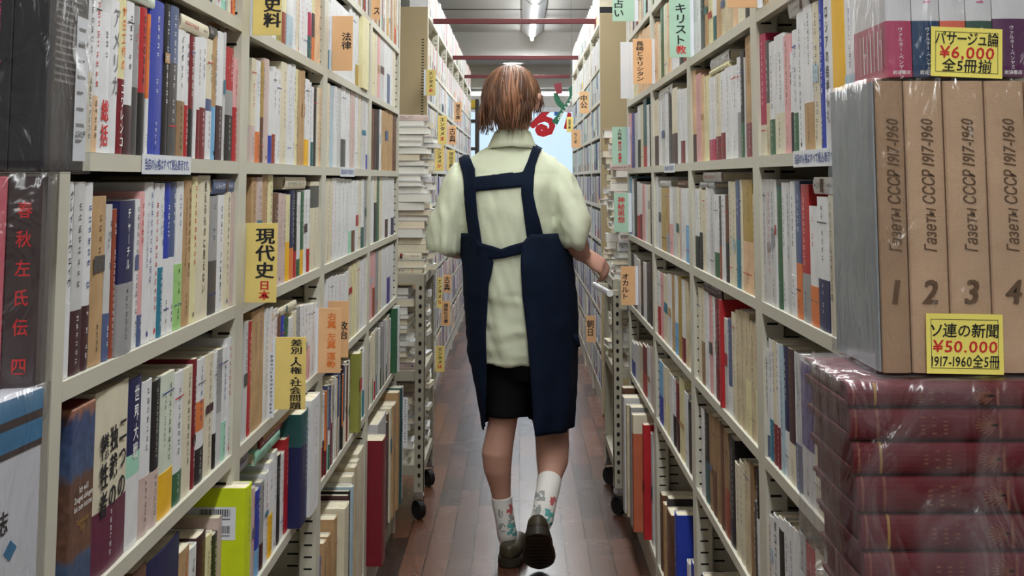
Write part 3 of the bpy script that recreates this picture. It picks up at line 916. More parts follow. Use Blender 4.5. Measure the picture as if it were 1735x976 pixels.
for i, y0 in enumerate(RPOST[:-1]):
    shelf_fill(R, i, 'f', y0 + 0.034, RPOST[i + 1] - 0.034, RZL['f'], SPR, 'WCToVWC', seed=40 + i)
shelf_fill(R, 0, 'e', 1.41, 2.23, RZL['e'], SPR, 'WCwTWS', seed=45)

# large formats standing on the floor-level decks
def big(side, bay, y, t, H, d, segs, p=0.035, obi=None, hard=True, text=None):
    X = (SPL if side < 0 else SPR) - side * p
    add_book(side, y if side < 0 else y + t, LZ['z'], X, t, H, d, segs, (side, bay, 'z'), obi, text, None, hard, rng=brng)
shelf_fill(L, 1, 'z', 2.17, 2.98, LZ['z'], SPL, 'BCcTTWN', hr=(0.22, 0.27), tr=(0.03, 0.06), seed=60)
for y, t, H, segs, p in ((3.07, 0.045, 0.265, 'B', 0), (3.12, 0.045, 0.29, 'T', 0.005), (3.17, 0.045, 0.292, 'T', 0.008), (3.22, 0.055, 0.318, 'T', 0.015), (3.28, 0.05, 0.30, 'c', 0.0), (3.335, 0.085, 0.315, 'C', 0.025),
                         (3.425, 0.02, 0.325, 'm', 0.02), (3.45, 0.02, 0.33, 'K', 0.02), (3.475, 0.03, 0.335, 'b', 0.025), (3.51, 0.03, 0.33, 'W', 0.015), (3.545, 0.045, 0.345, 'C', 0.015), (3.595, 0.03, 0.34, 'W', 0.01), (3.63, 0.06, 0.35, 'c', 0.012), (3.695, 0.05, 0.352, 'C', 0.01), (3.75, 0.14, 0.36, 'C', 0.006)):
    big(L, 1 + 1, y, t, H, 0.22, parse_segs(segs), p)
for y, t, H, segs, p in ((3.985, 0.105, 0.352, 'r', 0.05), (4.10, 0.03, 0.33, 'W', 0.02), (4.135, 0.25, 0.37, 'w', 0.02), (4.39, 0.04, 0.33, 'k', 0.02), (4.435, 0.04, 0.35, 'D', 0.02), (4.48, 0.05, 0.36, 'C', 0.025), (4.535, 0.10, 0.36, 'T', 0.03), (4.64, 0.07, 0.385, 'T', 0.035), (4.715, 0.035, 0.39, 'e', 0.04), (4.755, 0.04, 0.37, 'W', 0.03), (4.80, 0.04, 0.38, 'W', 0.035)):
    big(L, 3, y, t, H, 0.22, parse_segs(segs), p)
for y, t, H, segs, p in ((4.86, 0.04, 0.33, 'K', 0.03), (4.78, 0.06, 0.38, 'D', 0.045), (4.70, 0.03, 0.35, 'k', 0.02), (4.60, 0.08, 0.375, 'w', 0.055), (4.55, 0.03, 0.36, 'c', 0.05), (4.44, 0.07, 0.37, 'S', 0.045), (4.36, 0.05, 0.36, 'J.84/C', 0.045), (4.27, 0.045, 0.345, 'R', 0.02), (4.20, 0.05, 0.33, 'w', 0.0), (4.09, 0.05, 0.26, 'p', 0.0)):
    big(R, 3, y, t, H, 0.2, parse_segs(segs), p)
for y, t, H, segs, p in ((3.93, 0.06, 0.21, 'D', 0.0), (3.86, 0.05, 0.20, 'T', 0.0), (3.76, 0.05, 0.24, 'k', 0.0), (3.62, 0.10, 0.23, 'D', 0.01), (3.5, 0.08, 0.22, 'm', 0.0), (3.395, 0.055, 0.285, 'E.40/B', 0.02), (3.32, 0.05, 0.19, 'W', 0.0), (3.24, 0.05, 0.21, 'B', 0.0)):
    big(R, 2, y, t, H, 0.2, parse_segs(segs), p)
shelf_fill(R, 1, 'z', 2.35, 3.08, RZL['z'], SPR, 'WBwCWS', hr=(0.2, 0.27), tr=(0.03, 0.06), seed=61)

# far cases: small paperbacks, many in clear jackets
for i in range(7):
    for j, z in enumerate([0.90] + REAR_Z):
        pal = 'WWCwhWP' if j < 2 else ('WCwbWuPC' if j < 5 else 'WCwuVWPSC')
        shelf_fill(L, 4 + i, 'r%d' % j, LREAR[i] + 0.034, LREAR[i + 1] - 0.034, z, -(RLX + 0.004), pal, hr=(0.146, 0.156) if j else (0.17, 0.2), tr=(0.008, 0.022), obi=0.12, seed=1000 + 20 * i + j, far=True, d=0.105)
for i in range(4):
    for j, z in enumerate([0.86] + REAR_Z):
        pal = 'WWCwhW' if j < 2 else ('WCMubWuSh' if j < 5 else 'uSWVCwbW')
        shelf_fill(R, 4 + i, 'r%d' % j, RREAR[i] + 0.034, RREAR[i + 1] - 0.034, z, RRX + 0.004, pal, hr=(0.146, 0.156) if j else (0.17, 0.2), tr=(0.008, 0.022), obi=0.12, seed=2000 + 20 * i + j, far=True, d=0.105)

# the rows become objects: the 300 books that show largest one by one, the rest as one mass
RECORDS.sort(key=lambda r: -r['area'])
rows = {}
for r in RECORDS:
    rows.setdefault(r['key'], []).append(r)
for k, v in rows.items():
    v.sort(key=lambda r: r['y'])
    for i, r in enumerate(v):
        r['n'] = i
mass = MB()
for i, r in enumerate(RECORDS):
    rng = random.Random(r['seed'])
    parts = book_parts(r['t'], r['H'], r['d'], r['segs'], r['obi'], r['hard'], rng, r['text'], r['tcol'], far=r['far'])
    if i < 300:
        side, bay, lev = r['key']
        col = PAL[r['segs'][-1][1]][0]
        size = 'thick ' if r['t'] > 0.032 else ('thin ' if r['t'] < 0.0095 else '')
        extra = ''
        if r['obi']:
            extra = ' with %s band' % PAL[r['obi'][1]][0]
        elif len(r['segs']) > 1 and r['segs'][0][1] != r['segs'][-1][1]:
            extra = ' with %s foot' % PAL[r['segs'][0][1]][0]
        sidew = 'yellow-signed' if side < 0 else 'green-signed'
        lab = '%s%s book%s, %s from near post, %s shelf, %s %s bay' % (size, col, extra, ORD[r['n']], LEVELNAME[lev], ORD[bay], sidew)
        w_ = lab.replace(',', '').split()
        if len(w_) > 16:
            lab = lab.replace('from near post', 'along').replace('paper ', '')
        t = thing('book', lab, 'book', M=r['M'], group='books on the %s shelf of the %s %s bay' % (LEVELNAME[lev], ORD[bay], sidew))
        for nm, mb in parts:
            mb.build(nm, t)
        r['obj'] = t
    else:
        for nm, mb in parts:
            mass.extend(mb, r['M'])
o = mass.build('books')
o['kind'] = 'stuff'
tag(o, 'all the smaller books standing in the far and upper rows along both sides', 'books')

# ------------------------------------------------------------------ books lying flat
srng = random.Random(5)
def lying(loc, t, H, d, segs, yaw, label, group, show='fore', name='stacked_book', obi=None, text=None, hard=None):
    """flat on a surface; show: which side faces the camera - 'fore' edge, 'spine' or 'head'. loc: middle of the face turned to the camera, underside"""
    # columns: thickness up; the facing side to -y
    if show == 'fore':
        B = Matrix(((0, 0, 1), (0, -1, 0), (1, 0, 0)))      # lx->z, ly->-y, lz->x
        off = Vector((-H / 2, d, 0))
    elif show == 'spine':
        B = Matrix(((0, 0, -1), (0, 1, 0), (1, 0, 0)))      # lz->-x, ly->y, lx->z
        off = Vector((H / 2, 0, 0))
    else:                                                    # head edge to the camera
        B = Matrix(((0, -1, 0), (0, 0, -1), (1, 0, 0)))      # lz->-y, ly->-x, lx->z
        off = Vector((d / 2, H, 0))
    Rz = Matrix.Rotation(yaw, 4, 'Z')
    M = Matrix.Translation(loc) @ Rz @ Matrix.Translation(off) @ B.to_4x4()
    e = thing(name, label, 'stacked book', M=M, group=group)
    for nm, mb in book_parts(t, H, d, segs, obi, hard, srng, text, white_pages=srng.random() < 0.6):
        mb.build(nm, e)
    return e

# ------------------------------------------------------------------ the two book trolleys
def trolley(name, x0, x1, y0, y1, top, tiers, label):
    t = thing(name, label, 'book trolley', ((x0 + x1) / 2, (y0 + y1) / 2, 0))
    cx, cy = (x0 + x1) / 2, (y0 + y1) / 2
    W, Lh = (x1 - x0) / 2, (y1 - y0) / 2
    for sx in (-1, 1):
        for sy in (-1, 1):
            m = MB()
            xa, ya = sx * W, sy * Lh
            fl = 0.036
            m.box(*[tuple(min(p, q) if k == 0 else max(p, q) for p, q in zip((xa, ya, 0.095), (xa - sx * fl, ya - sy * 0.0025, top))) for k in (0, 1)], 'cart steel')
            m.box(*[tuple(min(p, q) if k == 0 else max(p, q) for p, q in zip((xa, ya, 0.095), (xa - sx * 0.0025, ya - sy * fl, top))) for k in (0, 1)], 'cart steel')
            z = 0.12
            k = 0
            while z < top - 0.03:
                rr = 0.006
                for face in (0, 1):
                    c = (xa - sx * fl / 2, ya + sy * 0.0004, z) if face == 0 else (xa + sx * 0.0004, ya - sy * fl / 2, z)
                    pts = []
                    for a in range(8):
                        u, v = rr * math.cos(a * math.pi / 4), rr * 1.5 * math.sin(a * math.pi / 4)
                        pts.append((c[0] + u, c[1], c[2] + v) if face == 0 else (c[0], c[1] + u, c[2] + v))
                    m.add(pts, [tuple(range(8))], 'chrome' if k % 8 == 0 else 'slot dark')
                z += 0.034
                k += 1
            m.build('post', t)
            c = MB()
            c.box((xa - sx * 0.018 - 0.016, ya - sy * 0.018 - 0.02, 0.075), (xa - sx * 0.018 + 0.016, ya - sy * 0.018 + 0.02, 0.095), 'chrome')
            wx = xa - sx * 0.018
            wy = ya - sy * 0.018 - 0.018
            for q in (-1, 1):
                c.add([(wx + q * 0.017, wy - 0.014, 0.035), (wx + q * 0.017, wy + 0.034, 0.078), (wx + q * 0.017, wy - 0.004, 0.078)], [(0, 1, 2)], 'rubber black')
                c.add([(wx + q * 0.019, wy - 0.014, 0.035), (wx + q * 0.019, wy - 0.004, 0.078), (wx + q * 0.019, wy + 0.034, 0.078)], [(0, 1, 2)], 'rubber black')
            ca = c.build('caster', t)
            MB().disc((wx, wy, 0.034), 0.033, (0.8, 0.6, 0), 0.022, 'rubber black', 20).build('wheel', ca)
    for z in tiers:
        m = MB()
        m.box((-W + 0.003, -Lh + 0.003, z - 0.003), (W - 0.003, Lh - 0.003, z), 'cart steel')
        m.box((-W + 0.037, -Lh + 0.003, z - 0.036), (W - 0.037, -Lh + 0.006, z - 0.003), 'cart steel')
        m.box((-W + 0.037, Lh - 0.006, z - 0.036), (W - 0.037, Lh - 0.003, z - 0.003), 'cart steel')
        m.box((-W + 0.003, -Lh + 0.037, z - 0.036), (-W + 0.006, Lh - 0.037, z - 0.003), 'cart steel')
        m.box((W - 0.006, -Lh + 0.037, z - 0.036), (W - 0.003, Lh - 0.037, z - 0.003), 'cart steel')
        m.build('shelf', t)
    return t
CT = 0.885
trolley('book_trolley', -0.80, -0.352, 5.06, 5.62, CT, [0.19, 0.53, CT], 'beige perforated steel trolley on black casters loaded with tall stacks of books')
rt = trolley('book_trolley', 0.352, 0.80, 5.12, 5.66, 0.86, [0.19, 0.53, 0.86], 'beige perforated steel trolley with a chrome push handle, books heaped on top')
hb = MB()
h1, h0 = Vector((0.302, 5.44, 0)), Vector((0.336, 5.02, 0))
za, zb = at(1008, 483, 5.44).z, at(1040, 497, 5.02).z
W_ = Matrix.Translation(-Vector(rt.location))
hb.tube([W_ @ Vector((h0.x, h0.y, zb)), W_ @ Vector((h1.x, h1.y, za))], 0.0125, 'chrome', 16)
hb.tube([W_ @ Vector((h0.x, h0.y - 0.006, zb)), W_ @ Vector((h0.x, h0.y, zb))], 0.0125, 'fitting white', 16)
hb.build('push_handle', rt, smooth=False)
for hp, hz in ((h0 + Vector((0, 0.03, 0)), zb), (h1 - Vector((0, 0.03, 0)), za)):
    MB().rbox(tuple(W_ @ Vector((hp.x, hp.y - 0.004, hz - 0.012))), tuple(W_ @ Vector((0.375, hp.y + 0.004, hz + 0.010))), 'cart steel', 0.002).build('handle_bracket', rt)
MB().rbox(tuple(W_ @ Vector((0.37, 5.01, zb - 0.06))), tuple(W_ @ Vector((0.40, 5.04, zb + 0.05))), 'cart steel', 0.003).build('handle_upright', rt)

def stack(x, y, z, n, tmin, tmax, side, words, group, H=0.188, seed=1, top_limit=None, show='fore', pal='WWCwWpSW', tilt=0):
    rng = random.Random(seed)
    zz = z + 0.0006
    made = []
    i = 0
    while (top_limit is None and i < n) or (top_limit is not None and zz < top_limit):
        t = rng.uniform(tmin, tmax)
        if top_limit is not None and zz + t > top_limit:
            break
        col = rng.choice(pal)
        made.append((zz, t, col, rng.uniform(-0.018, 0.018), rng.uniform(-0.012, 0.012), rng.uniform(-0.10, 0.10), rng.uniform(-0.01, 0.01), 'spine' if rng.random() < 0.08 else show))
        zz += t + 0.0008
        i += 1
    N = len(made)
    for k, (zz, t, col, dx, dy, yaw, dh, sh) in enumerate(made):
        lab = '%s book lying flat, %s from top of %s' % (PAL[col][0], ORD[N - 1 - k], words)
        lying((x + dx, y + dy, zz), t, H + dh, 0.13 + dh, [(1, col)], yaw, lab, group, sh)
    return zz
stack(-0.452, 5.10, CT, 0, 0.016, 0.034, -1, 'front stack on tall trolley', 'books stacked on the tall trolley', seed=3, top_limit=1.50)
stack(-0.432, 5.30, CT, 0, 0.016, 0.032, -1, 'rear stack on tall trolley', 'books stacked on the tall trolley', seed=4, top_limit=1.46, H=0.18)
stack(-0.660, 5.10, CT, 0, 0.016, 0.034, -1, 'inner stack on tall trolley', 'books stacked on the tall trolley', seed=31, top_limit=1.2)
stack(-0.500, 5.09, 0.53, 0, 0.014, 0.030, -1, 'middle-tier pile, tall trolley', 'books on the middle tier of the tall trolley', seed=5, top_limit=0.84)
stack(-0.462, 5.40, 0.53, 0, 0.012, 0.024, -1, 'middle-tier aisle pile, tall trolley', 'books on the middle tier of the tall trolley', seed=6, top_limit=0.80)
stack(-0.500, 5.09, 0.19, 0, 0.016, 0.03, -1, 'lowest-tier pile, tall trolley', 'books on the lowest tier of the tall trolley', seed=7, top_limit=0.45)
stack(-0.462, 5.40, 0.19, 0, 0.012, 0.024, -1, 'lowest-tier aisle pile, tall trolley', 'books on the lowest tier of the tall trolley', seed=8, top_limit=0.48)
stack(0.458, 5.14, 0.86, 0, 0.016, 0.034, 1, 'front heap, chrome-handled cart', 'books heaped on the cart with the handle', seed=9, top_limit=1.40)
stack(0.446, 5.40, 0.86, 0, 0.018, 0.034, 1, 'rear heap, chrome-handled cart', 'books heaped on the cart with the handle', seed=10, top_limit=1.46, pal='CWpwTWD')
stack(0.50, 5.16, 0.53, 0, 0.014, 0.028, 1, 'middle-tier pile, chrome-handled cart', 'books on the middle tier of the cart', seed=12, top_limit=0.80)
stack(0.462, 5.44, 0.53, 0, 0.014, 0.028, 1, 'middle-tier aisle pile, chrome-handled cart', 'books on the middle tier of the cart', seed=13, top_limit=0.78)
stack(0.50, 5.16, 0.19, 0, 0.014, 0.028, 1, 'lowest-tier pile, chrome-handled cart', 'books on the lowest tier of the cart', seed=14, top_limit=0.40)

# books laid across the tops of the rows: spine towards the aisle
def row_top(side, px0, px1, py0, py1, segs, label, text=None, d=0.14, back=0.0, hard=True, lev=None, under=None):
    X = (SPL if side < 0 else SPR) + side * back
    Y0 = y_from(px0, X, 0.1) if side < 0 else y_from(px1, X, 0.1)
    Y1 = y_from(px1, X, 0.1) if side < 0 else y_from(px0, X, 0.1)
    ym = (Y0 + Y1) / 2
    zb, zt = z_from(py1, ym), z_from(py0, ym)
    t, H = zt - zb, Y1 - Y0
    # spine faces the aisle: ly -> away from aisle, lx -> up, lz -> along y
    if side < 0:
        B = Matrix(((0, -1, 0), (0, 0, -1), (1, 0, 0)))
        B = Matrix(((0, -1, 0), (0, 0, -1), (1, 0, 0)))
        loc = Vector((X, Y1, zb + EYE))
    else:
        B = Matrix(((0, 1, 0), (0, 0, 1), (1, 0, 0)))
        loc = Vector((X, Y0, zb + EYE))
    M = Matrix.Translation(loc) @ B.to_4x4()
    e = thing('book', label, 'book', M=M, group='books laid across the rows')
    for nm, mb in book_parts(t, H, d, segs, None, hard, srng, text):
        mb.build(nm, e)
row_top(L, 305, 351, 34, 58, [(1, 'C')], 'cream boxed book lying on top of the eye-level row, first yellow-signed bay')
row_top(L, 352, 366, 46, 66, [(1, 'k')], 'small charcoal book lying beside the cream boxed book on the eye-level row')
row_top(L, 221, 258, -12, 8, [(1, 'h')], 'pale green soft book lying above the red book on the eye-level row')
row_top(L, 366, 400, 304, 328, [(1, 'u')], 'slate blue book lying on the last books of the chest-high first row')
row_top(L, 486, 520, 300, 320, [(1, 'C')], 'cream book lying on the chest-high row above the orange-footed navy book')
row_top(L, 470, 508, 518, 532, [(1, 'C')], 'cream book lying flat on the waist-high row behind the long yellow sign')
row_top(L, 446, 485, 745, 766, [(1, 'M')], 'mint-spined book lying on the knee-high row below the long yellow sign')
row_top(L, 452, 488, 728, 744, [(1, 'r')], 'dark red book lying second down on the knee-high heap under the yellow sign')
row_top(L, 458, 500, 716, 727, [(1, 'T')], 'tan book topmost of the knee-high heap under the yellow sign')
row_top(L, 412, 434, 770, 800, [(1, 'S')], 'grey book lying at the start of the knee-high row, second yellow-signed bay')
row_top(R, 1205, 1236, 93, 112, [(1, 'w')], 'light grey book lying topmost on the eye-level row, second green-signed bay')
row_top(R, 1203, 1236, 113, 121, [(1, 'y')], 'pale yellow book lying under the light grey one on the eye-level row')
row_top(R, 1339, 1374, -16, 22, [(1, 'W')], 'thick white soft book lying on the eye-level row, first green-signed bay')
row_top(R, 1374, 1408, 300, 329, [(1, 'W')], 'white book lying on the chest-high row beside the wrapped brown set')
row_top(R, 1190, 1220, 292, 308, [(1, 'w')], 'light grey book lying high on the chest-high row, second green-signed bay')
row_top(R, 1184, 1208, 309, 319, [(1, 'S')], 'grey book lying at the far end of the chest-high row, second green-signed bay')
row_top(R, 1117, 1140, 148, 168, [(1, 'w')], 'light grey book lying on the eye-level row, third green-signed bay')
row_top(R, 1117, 1136, 306, 316, [(1, 'w')], 'light grey book lying on the chest-high row, third green-signed bay')
row_top(R, 1147, 1168, 306, 317, [(1, 'D')], 'brown book lying on the chest-high row, third green-signed bay')
row_top(R, 1188, 1218, 478, 500, [(1, 'm')], 'maroon book lying on the waist-high row, second green-signed bay')

# ------------------------------------------------------------------ boxed and wrapped sets in front of the bookcases
def film(parent, a, b, seed, amp=0.004, name='shrink_wrap', nx=14, mt='shrink film'):
    """loose clear film round a box, crumpled"""
    bm = bmesh.new()
    bmesh.ops.create_cube(bm, size=1)
    bmesh.ops.subdivide_edges(bm, edges=bm.edges[:], cuts=nx, use_grid_fill=True)
    c = (Vector(a) + Vector(b)) / 2
    s = Vector(b) - Vector(a)
    for v in bm.verts:
        n = v.co.normalized()
        p = Vector((v.co.x * s.x, v.co.y * s.y, v.co.z * s.z)) + c
        k = noise.noise(p * 22 + Vector((seed, 0, 0))) + 0.6 * noise.noise(Vector((p.x * 60, p.y * 60, p.z * 25)) + Vector((seed, 3, 0)))
        v.co = p + Vector((math.copysign(1, n.x) if abs(v.co.x) > 0.499 else 0, math.copysign(1, n.y) if abs(v.co.y) > 0.499 else 0, math.copysign(1, n.z) if abs(v.co.z) > 0.499 else 0)) * (amp * (0.6 + k * 0.5))
    vs = [v.co.copy() for v in bm.verts]
    bm.verts.index_update()
    fs = [tuple(v.index for v in f.verts) for f in bm.faces]
    bm.free()
    return MB().add(vs, fs, mt).build(name, parent, smooth=True)

def stand(x0, x1, y0, y1, top, label):
    t = thing('display_table', label, 'table', ((x0 + x1) / 2, (y0 + y1) / 2, 0))
    W, Lh = (x1 - x0) / 2, (y1 - y0) / 2
    MB().rbox((-W, -Lh, top - 0.025), (W, Lh, top), 'steel beige', 0.004).build('table_top', t)
    for sx in (-1, 1):
        for sy in (-1, 1):
            MB().rbox((sx * (W - 0.02) - 0.015, sy * (Lh - 0.02) - 0.015, 0), (sx * (W - 0.02) + 0.015, sy * (Lh - 0.02) + 0.015, top - 0.025), 'steel beige', 0.003).build('leg', t)

def rot_text(mb, s, x, z, size, y, m, shear=0.22, wide=1.0):
    """a line running upward, centred on x, starting at height z"""
    cz = z
    for ch in s:
        w = 0.30 if ch == ' ' else max(0.26, GLYPH[ch][3] - GLYPH[ch][2] + 0.09)
        if ch != ' ':
            vs, fs, x0, x1 = GLYPH[ch]
            out = []
            for (a, b) in vs:
                a2 = a - x0 + shear * b
                out.append((x - (b - 0.35) * size, y, cz + a2 * size * wide))
            mb.add(out, fs, m)
        cz += w * size * wide

# --- green-signed side: three wrapped sets, one on the other
YF = 1.235
GX = 0.330
g_bot, g_top = z_from(632, YF) + EYE, z_from(137, YF) + EYE
WG = [0.027, 0.0365, 0.0385, 0.0375, 0.037]
red_top = g_bot - 0.0035
set_g = thing('boxed_set', 'wrapped set of five tan cloth volumes numbered in brown on the red stack', 'book set', (GX, YF, g_bot))
x = 0.0
HG = g_top - g_bot
for i, w in enumerate(WG):
    m = MB()
    n = 9
    arc = [(x + 0.0006 + (w - 0.0012) * (0.5 - 0.5 * math.cos(math.pi * k / (n - 1))), 0.0035 * (1 - math.sin(math.pi * k / (n - 1)) ** 0.6)) for k in range(n)]
    out = [(x + 0.0006, 0.165)] + arc + [(x + w - 0.0006, 0.165)]
    m.ring_loft([[Vector((a, b, z)) for a, b in out] for z in (0, 0.0015, HG - 0.0015, HG)], 'cloth beige' if i else 'cloth tan dark')
    ink = 'ink brown'
    xc = x + w * 0.52
    rot_text(m, 'Газеты СССР 1917-1960', xc + 0.001, HG * 0.41, 0.0158, -0.0006, ink, wide=0.715)
    vs, fs, x0, x1 = GLYPH['12345'[i]]
    for q in (-0.0007, 0.0, 0.0007):
        m.add([(xc + q + ((a - (x0 + x1) / 2) + 0.18 * (b - 0.36)) * 0.028, -0.0006 - (q + 0.0007) * 0.4, HG * 0.275 + (b - 0.36) * 0.030) for a, b in vs], fs, ink)
    m.build('volume', set_g)
    x += w
mm = MB()
mm.box((-0.0022, 0.004, 0.0005), (-0.0004, 0.168, HG - 0.0005), 'slipcase grey')
mm.build('slipcase', set_g)
film(set_g, (-0.0045, -0.0035, 0.0), (x + 0.004, 0.172, HG + 0.001), 3, 0.0022)

# price card on it
def price_card(px0, py0, px1, py1, Y, lines, label, tiltdeg=0):
    a, b = at(px0, py0, Y), at(px1, py1, Y)
    W, H = b.x - a.x, a.z - b.z
    M = Matrix.Translation(((a.x + b.x) / 2, Y, (a.z + b.z) / 2)) @ Matrix.Rotation(math.radians(tiltdeg), 4, 'Y')
    t = thing('price_card', label, 'price card', M=M, group='yellow price cards')
    m = MB()
    m.box((-W / 2, 0, -H / 2), (W / 2, 0.0006, H / 2), 'card yellow')
    for u0, v0, u1, v1 in ((-0.44, 0.40, 0.44, 0.41), (-0.44, -0.41, 0.44, -0.40), (-0.44, -0.41, -0.433, 0.41), (0.433, -0.41, 0.44, 0.41)):
        m.add([(u0 * W, -0.0002, v0 * H), (u1 * W, -0.0002, v0 * H), (u1 * W, -0.0002, v1 * H), (u0 * W, -0.0002, v1 * H)], [(0, 1, 2, 3)], 'ink black')
    m.build('card', t)
    for s, zc, size, col, wd in lines:
        k = MB()
        w = text_w(s) * size * H
        wide = min(wd, 0.90 * W / w)
        text_h(k, s, 0, zc * H, size * H, -0.0004, col, wide, 0.08)
        k.build('writing', t)
price_card(1568, 532, 1702, 634, YF - 0.008, [('ソ連の新聞', 0.22, 0.25, 'ink black', 1), ('¥50.000', -0.04, 0.27, 'ink red', 1.15), ('1917-1960全5冊', -0.29, 0.23, 'ink black', 1)], 'yellow handwritten price card on the wrapped tan cloth volumes', 1.0)

# top set of paperbacks
p_bot = g_top + 0.0045
set_p = thing('boxed_set', 'wrapped set of five white paperbacks with coloured feet, topmost on the tan volumes', 'book set', (0.345, 1.245, p_bot))
x = 0.0
HP = 0.188
for i, (w, c, nm) in enumerate(((0.0245, (186, 72, 108), 'pbrose'), (0.0265, (34, 66, 104), 'pbblue'), (0.0245, (226, 108, 84), 'pbcoral'), (0.025, (52, 86, 74), 'pbgreen'), (0.032, (92, 44, 88), 'pbplum'))):
    new_mat(nm, c, 0.4, 0.4, var=0.08, scale=20)
    m = MB()
    n = 7
    arc = [(x + 0.0004 + (w - 0.0008) * k / (n - 1), 0.0016 * (2 * k / (n - 1) - 1) ** 2) for k in range(n)]
    out = [(x + 0.0004, 0.122)] + arc + [(x + w - 0.0004, 0.122)]
    fr = 0.053 + 0.002 * (i == 4)
    m.ring_loft([[Vector((a, b, z)) for a, b in out] for z in (0, fr)], nm)
    m.ring_loft([[Vector((a, b, z)) for a, b in out] for z in (fr, HP)], 'cover white')
    text_v(m, 'ヴァルター・ベンヤミン', x + w * 0.55, fr * 0.88, 0.0043 if i else 0.0046, -0.0005, 'ink white', 1.0)
    text_h(m, '岩波書店', x + w * 0.55, fr * 0.08, 0.0042, -0.0005, 'ink white')
    if i in (1, 3):
        text_v(m, 'パサージュ', x + w * 0.55, fr + 0.064, 0.009, -0.0005, 'ink pink')
    marks = random.Random(i)
    if i == 0:                      # back cover text, seen edge-on
        for k in range(7):
            y0 = 0.015 + k * 0.013
            m.add([(x - 0.0002, y0, 0.008), (x - 0.0002, y0 + 0.003, 0.008), (x - 0.0002, y0 + 0.003, 0.046), (x - 0.0002, y0, 0.046)], [(3, 2, 1, 0)], 'ink white' if k % 2 else 'cover dusty pink')
    m.build('volume', set_p)
    x += w
film(set_p, (-0.003, -0.003, 0.0), (x + 0.003, 0.126, HP + 0.002), 8, 0.0016)
price_card(1576, 47, 1700, 131, 1.237, [('パサージュ論', 0.27, 0.30, 'ink black', 1), ('¥6,000', 0.0, 0.33, 'ink red', 1.1), ('全5冊揃', -0.27, 0.28, 'ink black', 1)], 'yellow handwritten price card on the white paperbacks with coloured feet', 2.5)

# red stack of large bindings lying flat, wrapped together
RYF = 1.205
tops = [636, 692, 749, 807, 872, 936, 1000, 1064]
zs = [z_from(v, RYF) + EYE for v in tops]
x_left = [0.290, 0.2915, 0.2935, 0.296, 0.2985, 0.301, 0.303]
set_r = thing('boxed_set', 'wrapped stack of large dark red bindings lying flat under the tan volumes', 'book set', (0.30, RYF, zs[-1]))
for i in range(7):
    zt, zb = zs[i] - zs[-1], zs[i + 1] - zs[-1]
    if i == 0:
        zt = red_top - zs[-1] - 0.001
    x0 = x_left[i] - 0.30
    LEN = 0.318
    bk = MB()
    n = 10
    prof = []
    for k in range(n):
        a = math.pi * k / (n - 1)
        prof.append((0.007 * (1 - math.sin(a) ** 0.7), zb + 0.0008 + (zt - zb - 0.0016) * (0.5 - 0.5 * math.cos(a))))
    prof = [(0.178, zb + 0.0008)] + prof + [(0.178, zt - 0.0008), (0.178, zt - 0.0045), (0.012, zt - 0.0045), (0.012, zb + 0.0045), (0.178, zb + 0.0045)]
    bk.ring_loft([[Vector((xx, yy, zz)) for yy, zz in prof] for xx in (x0, x0 + LEN)], 'cloth burgundy', cap=True)
    zc, h = (zt + zb) / 2, (zt - zb)
    for xo, wd in ((0.004, 0.002), (0.023, 0.0025)):          # gilt rules
        for k in range(n - 1):
            (y0, q0), (y1, q1) = prof[1 + k], prof[2 + k]
            bk.add([(x0 + xo, y0 - 0.0004, q0), (x0 + xo + wd, y0 - 0.0004, q0), (x0 + xo + wd, y1 - 0.0004, q1), (x0 + xo, y1 - 0.0004, q1)], [(0, 1, 2, 3)], 'worn gilt' if xo < 0.01 or i % 2 else 'ink gold')
    gr = random.Random(50 + i)
    for xo in (0.062, 0.072, 0.082):                           # lettering across the spine
        for k in range(5):
            z0 = zc - h * 0.28 + k * h * 0.12
            if gr.random() < 0.8:
                bk.add([(x0 + xo, -0.0004, z0), (x0 + xo + 0.0035, -0.0004, z0), (x0 + xo + 0.0042, -0.0004, z0 + h * 0.06), (x0 + xo, -0.0004, z0 + h * 0.06)], [(0, 1, 2, 3)], 'worn gilt')
    for k in range(9):                                          # gilt fan
        a0 = math.radians(-62 + k * 15.5)
        px_, pz_ = x0 + 0.130, zc
        dx, dz = -math.cos(a0) * 0.020, math.sin(a0) * h * 0.36
        bk.add([(px_, -0.0004, pz_ - 0.0005), (px_ + dx, -0.0004, pz_ + dz - 0.0008), (px_ + dx, -0.0004, pz_ + dz + 0.0008), (px_, -0.0004, pz_ + 0.0005)], [(0, 1, 2, 3)], 'worn gilt')
    bk.add([(x0 + 0.131, -0.0004, zc - h * 0.38), (x0 + 0.1335, -0.0004, zc - h * 0.38), (x0 + 0.1335, -0.0004, zc + h * 0.38), (x0 + 0.131, -0.0004, zc + h * 0.38)], [(0, 1, 2, 3)], 'worn gilt')
    v = bk.build('volume', set_r)
    MB().box((x0 + 0.004, 0.0125, zb + 0.0048), (x0 + LEN - 0.004, 0.174, zt - 0.0048), 'edge red').build('page_block', v)
film(set_r, (-0.016, -0.004, 0.0), (0.325, 0.183, red_top - zs[-1] - 0.0005), 12, 0.0032, nx=22, mt='shrink film hazy')
stand(0.28, 0.68, RYF - 0.02, 1.355, zs[-1] - 0.002, 'beige steel table carrying the three wrapped sets')

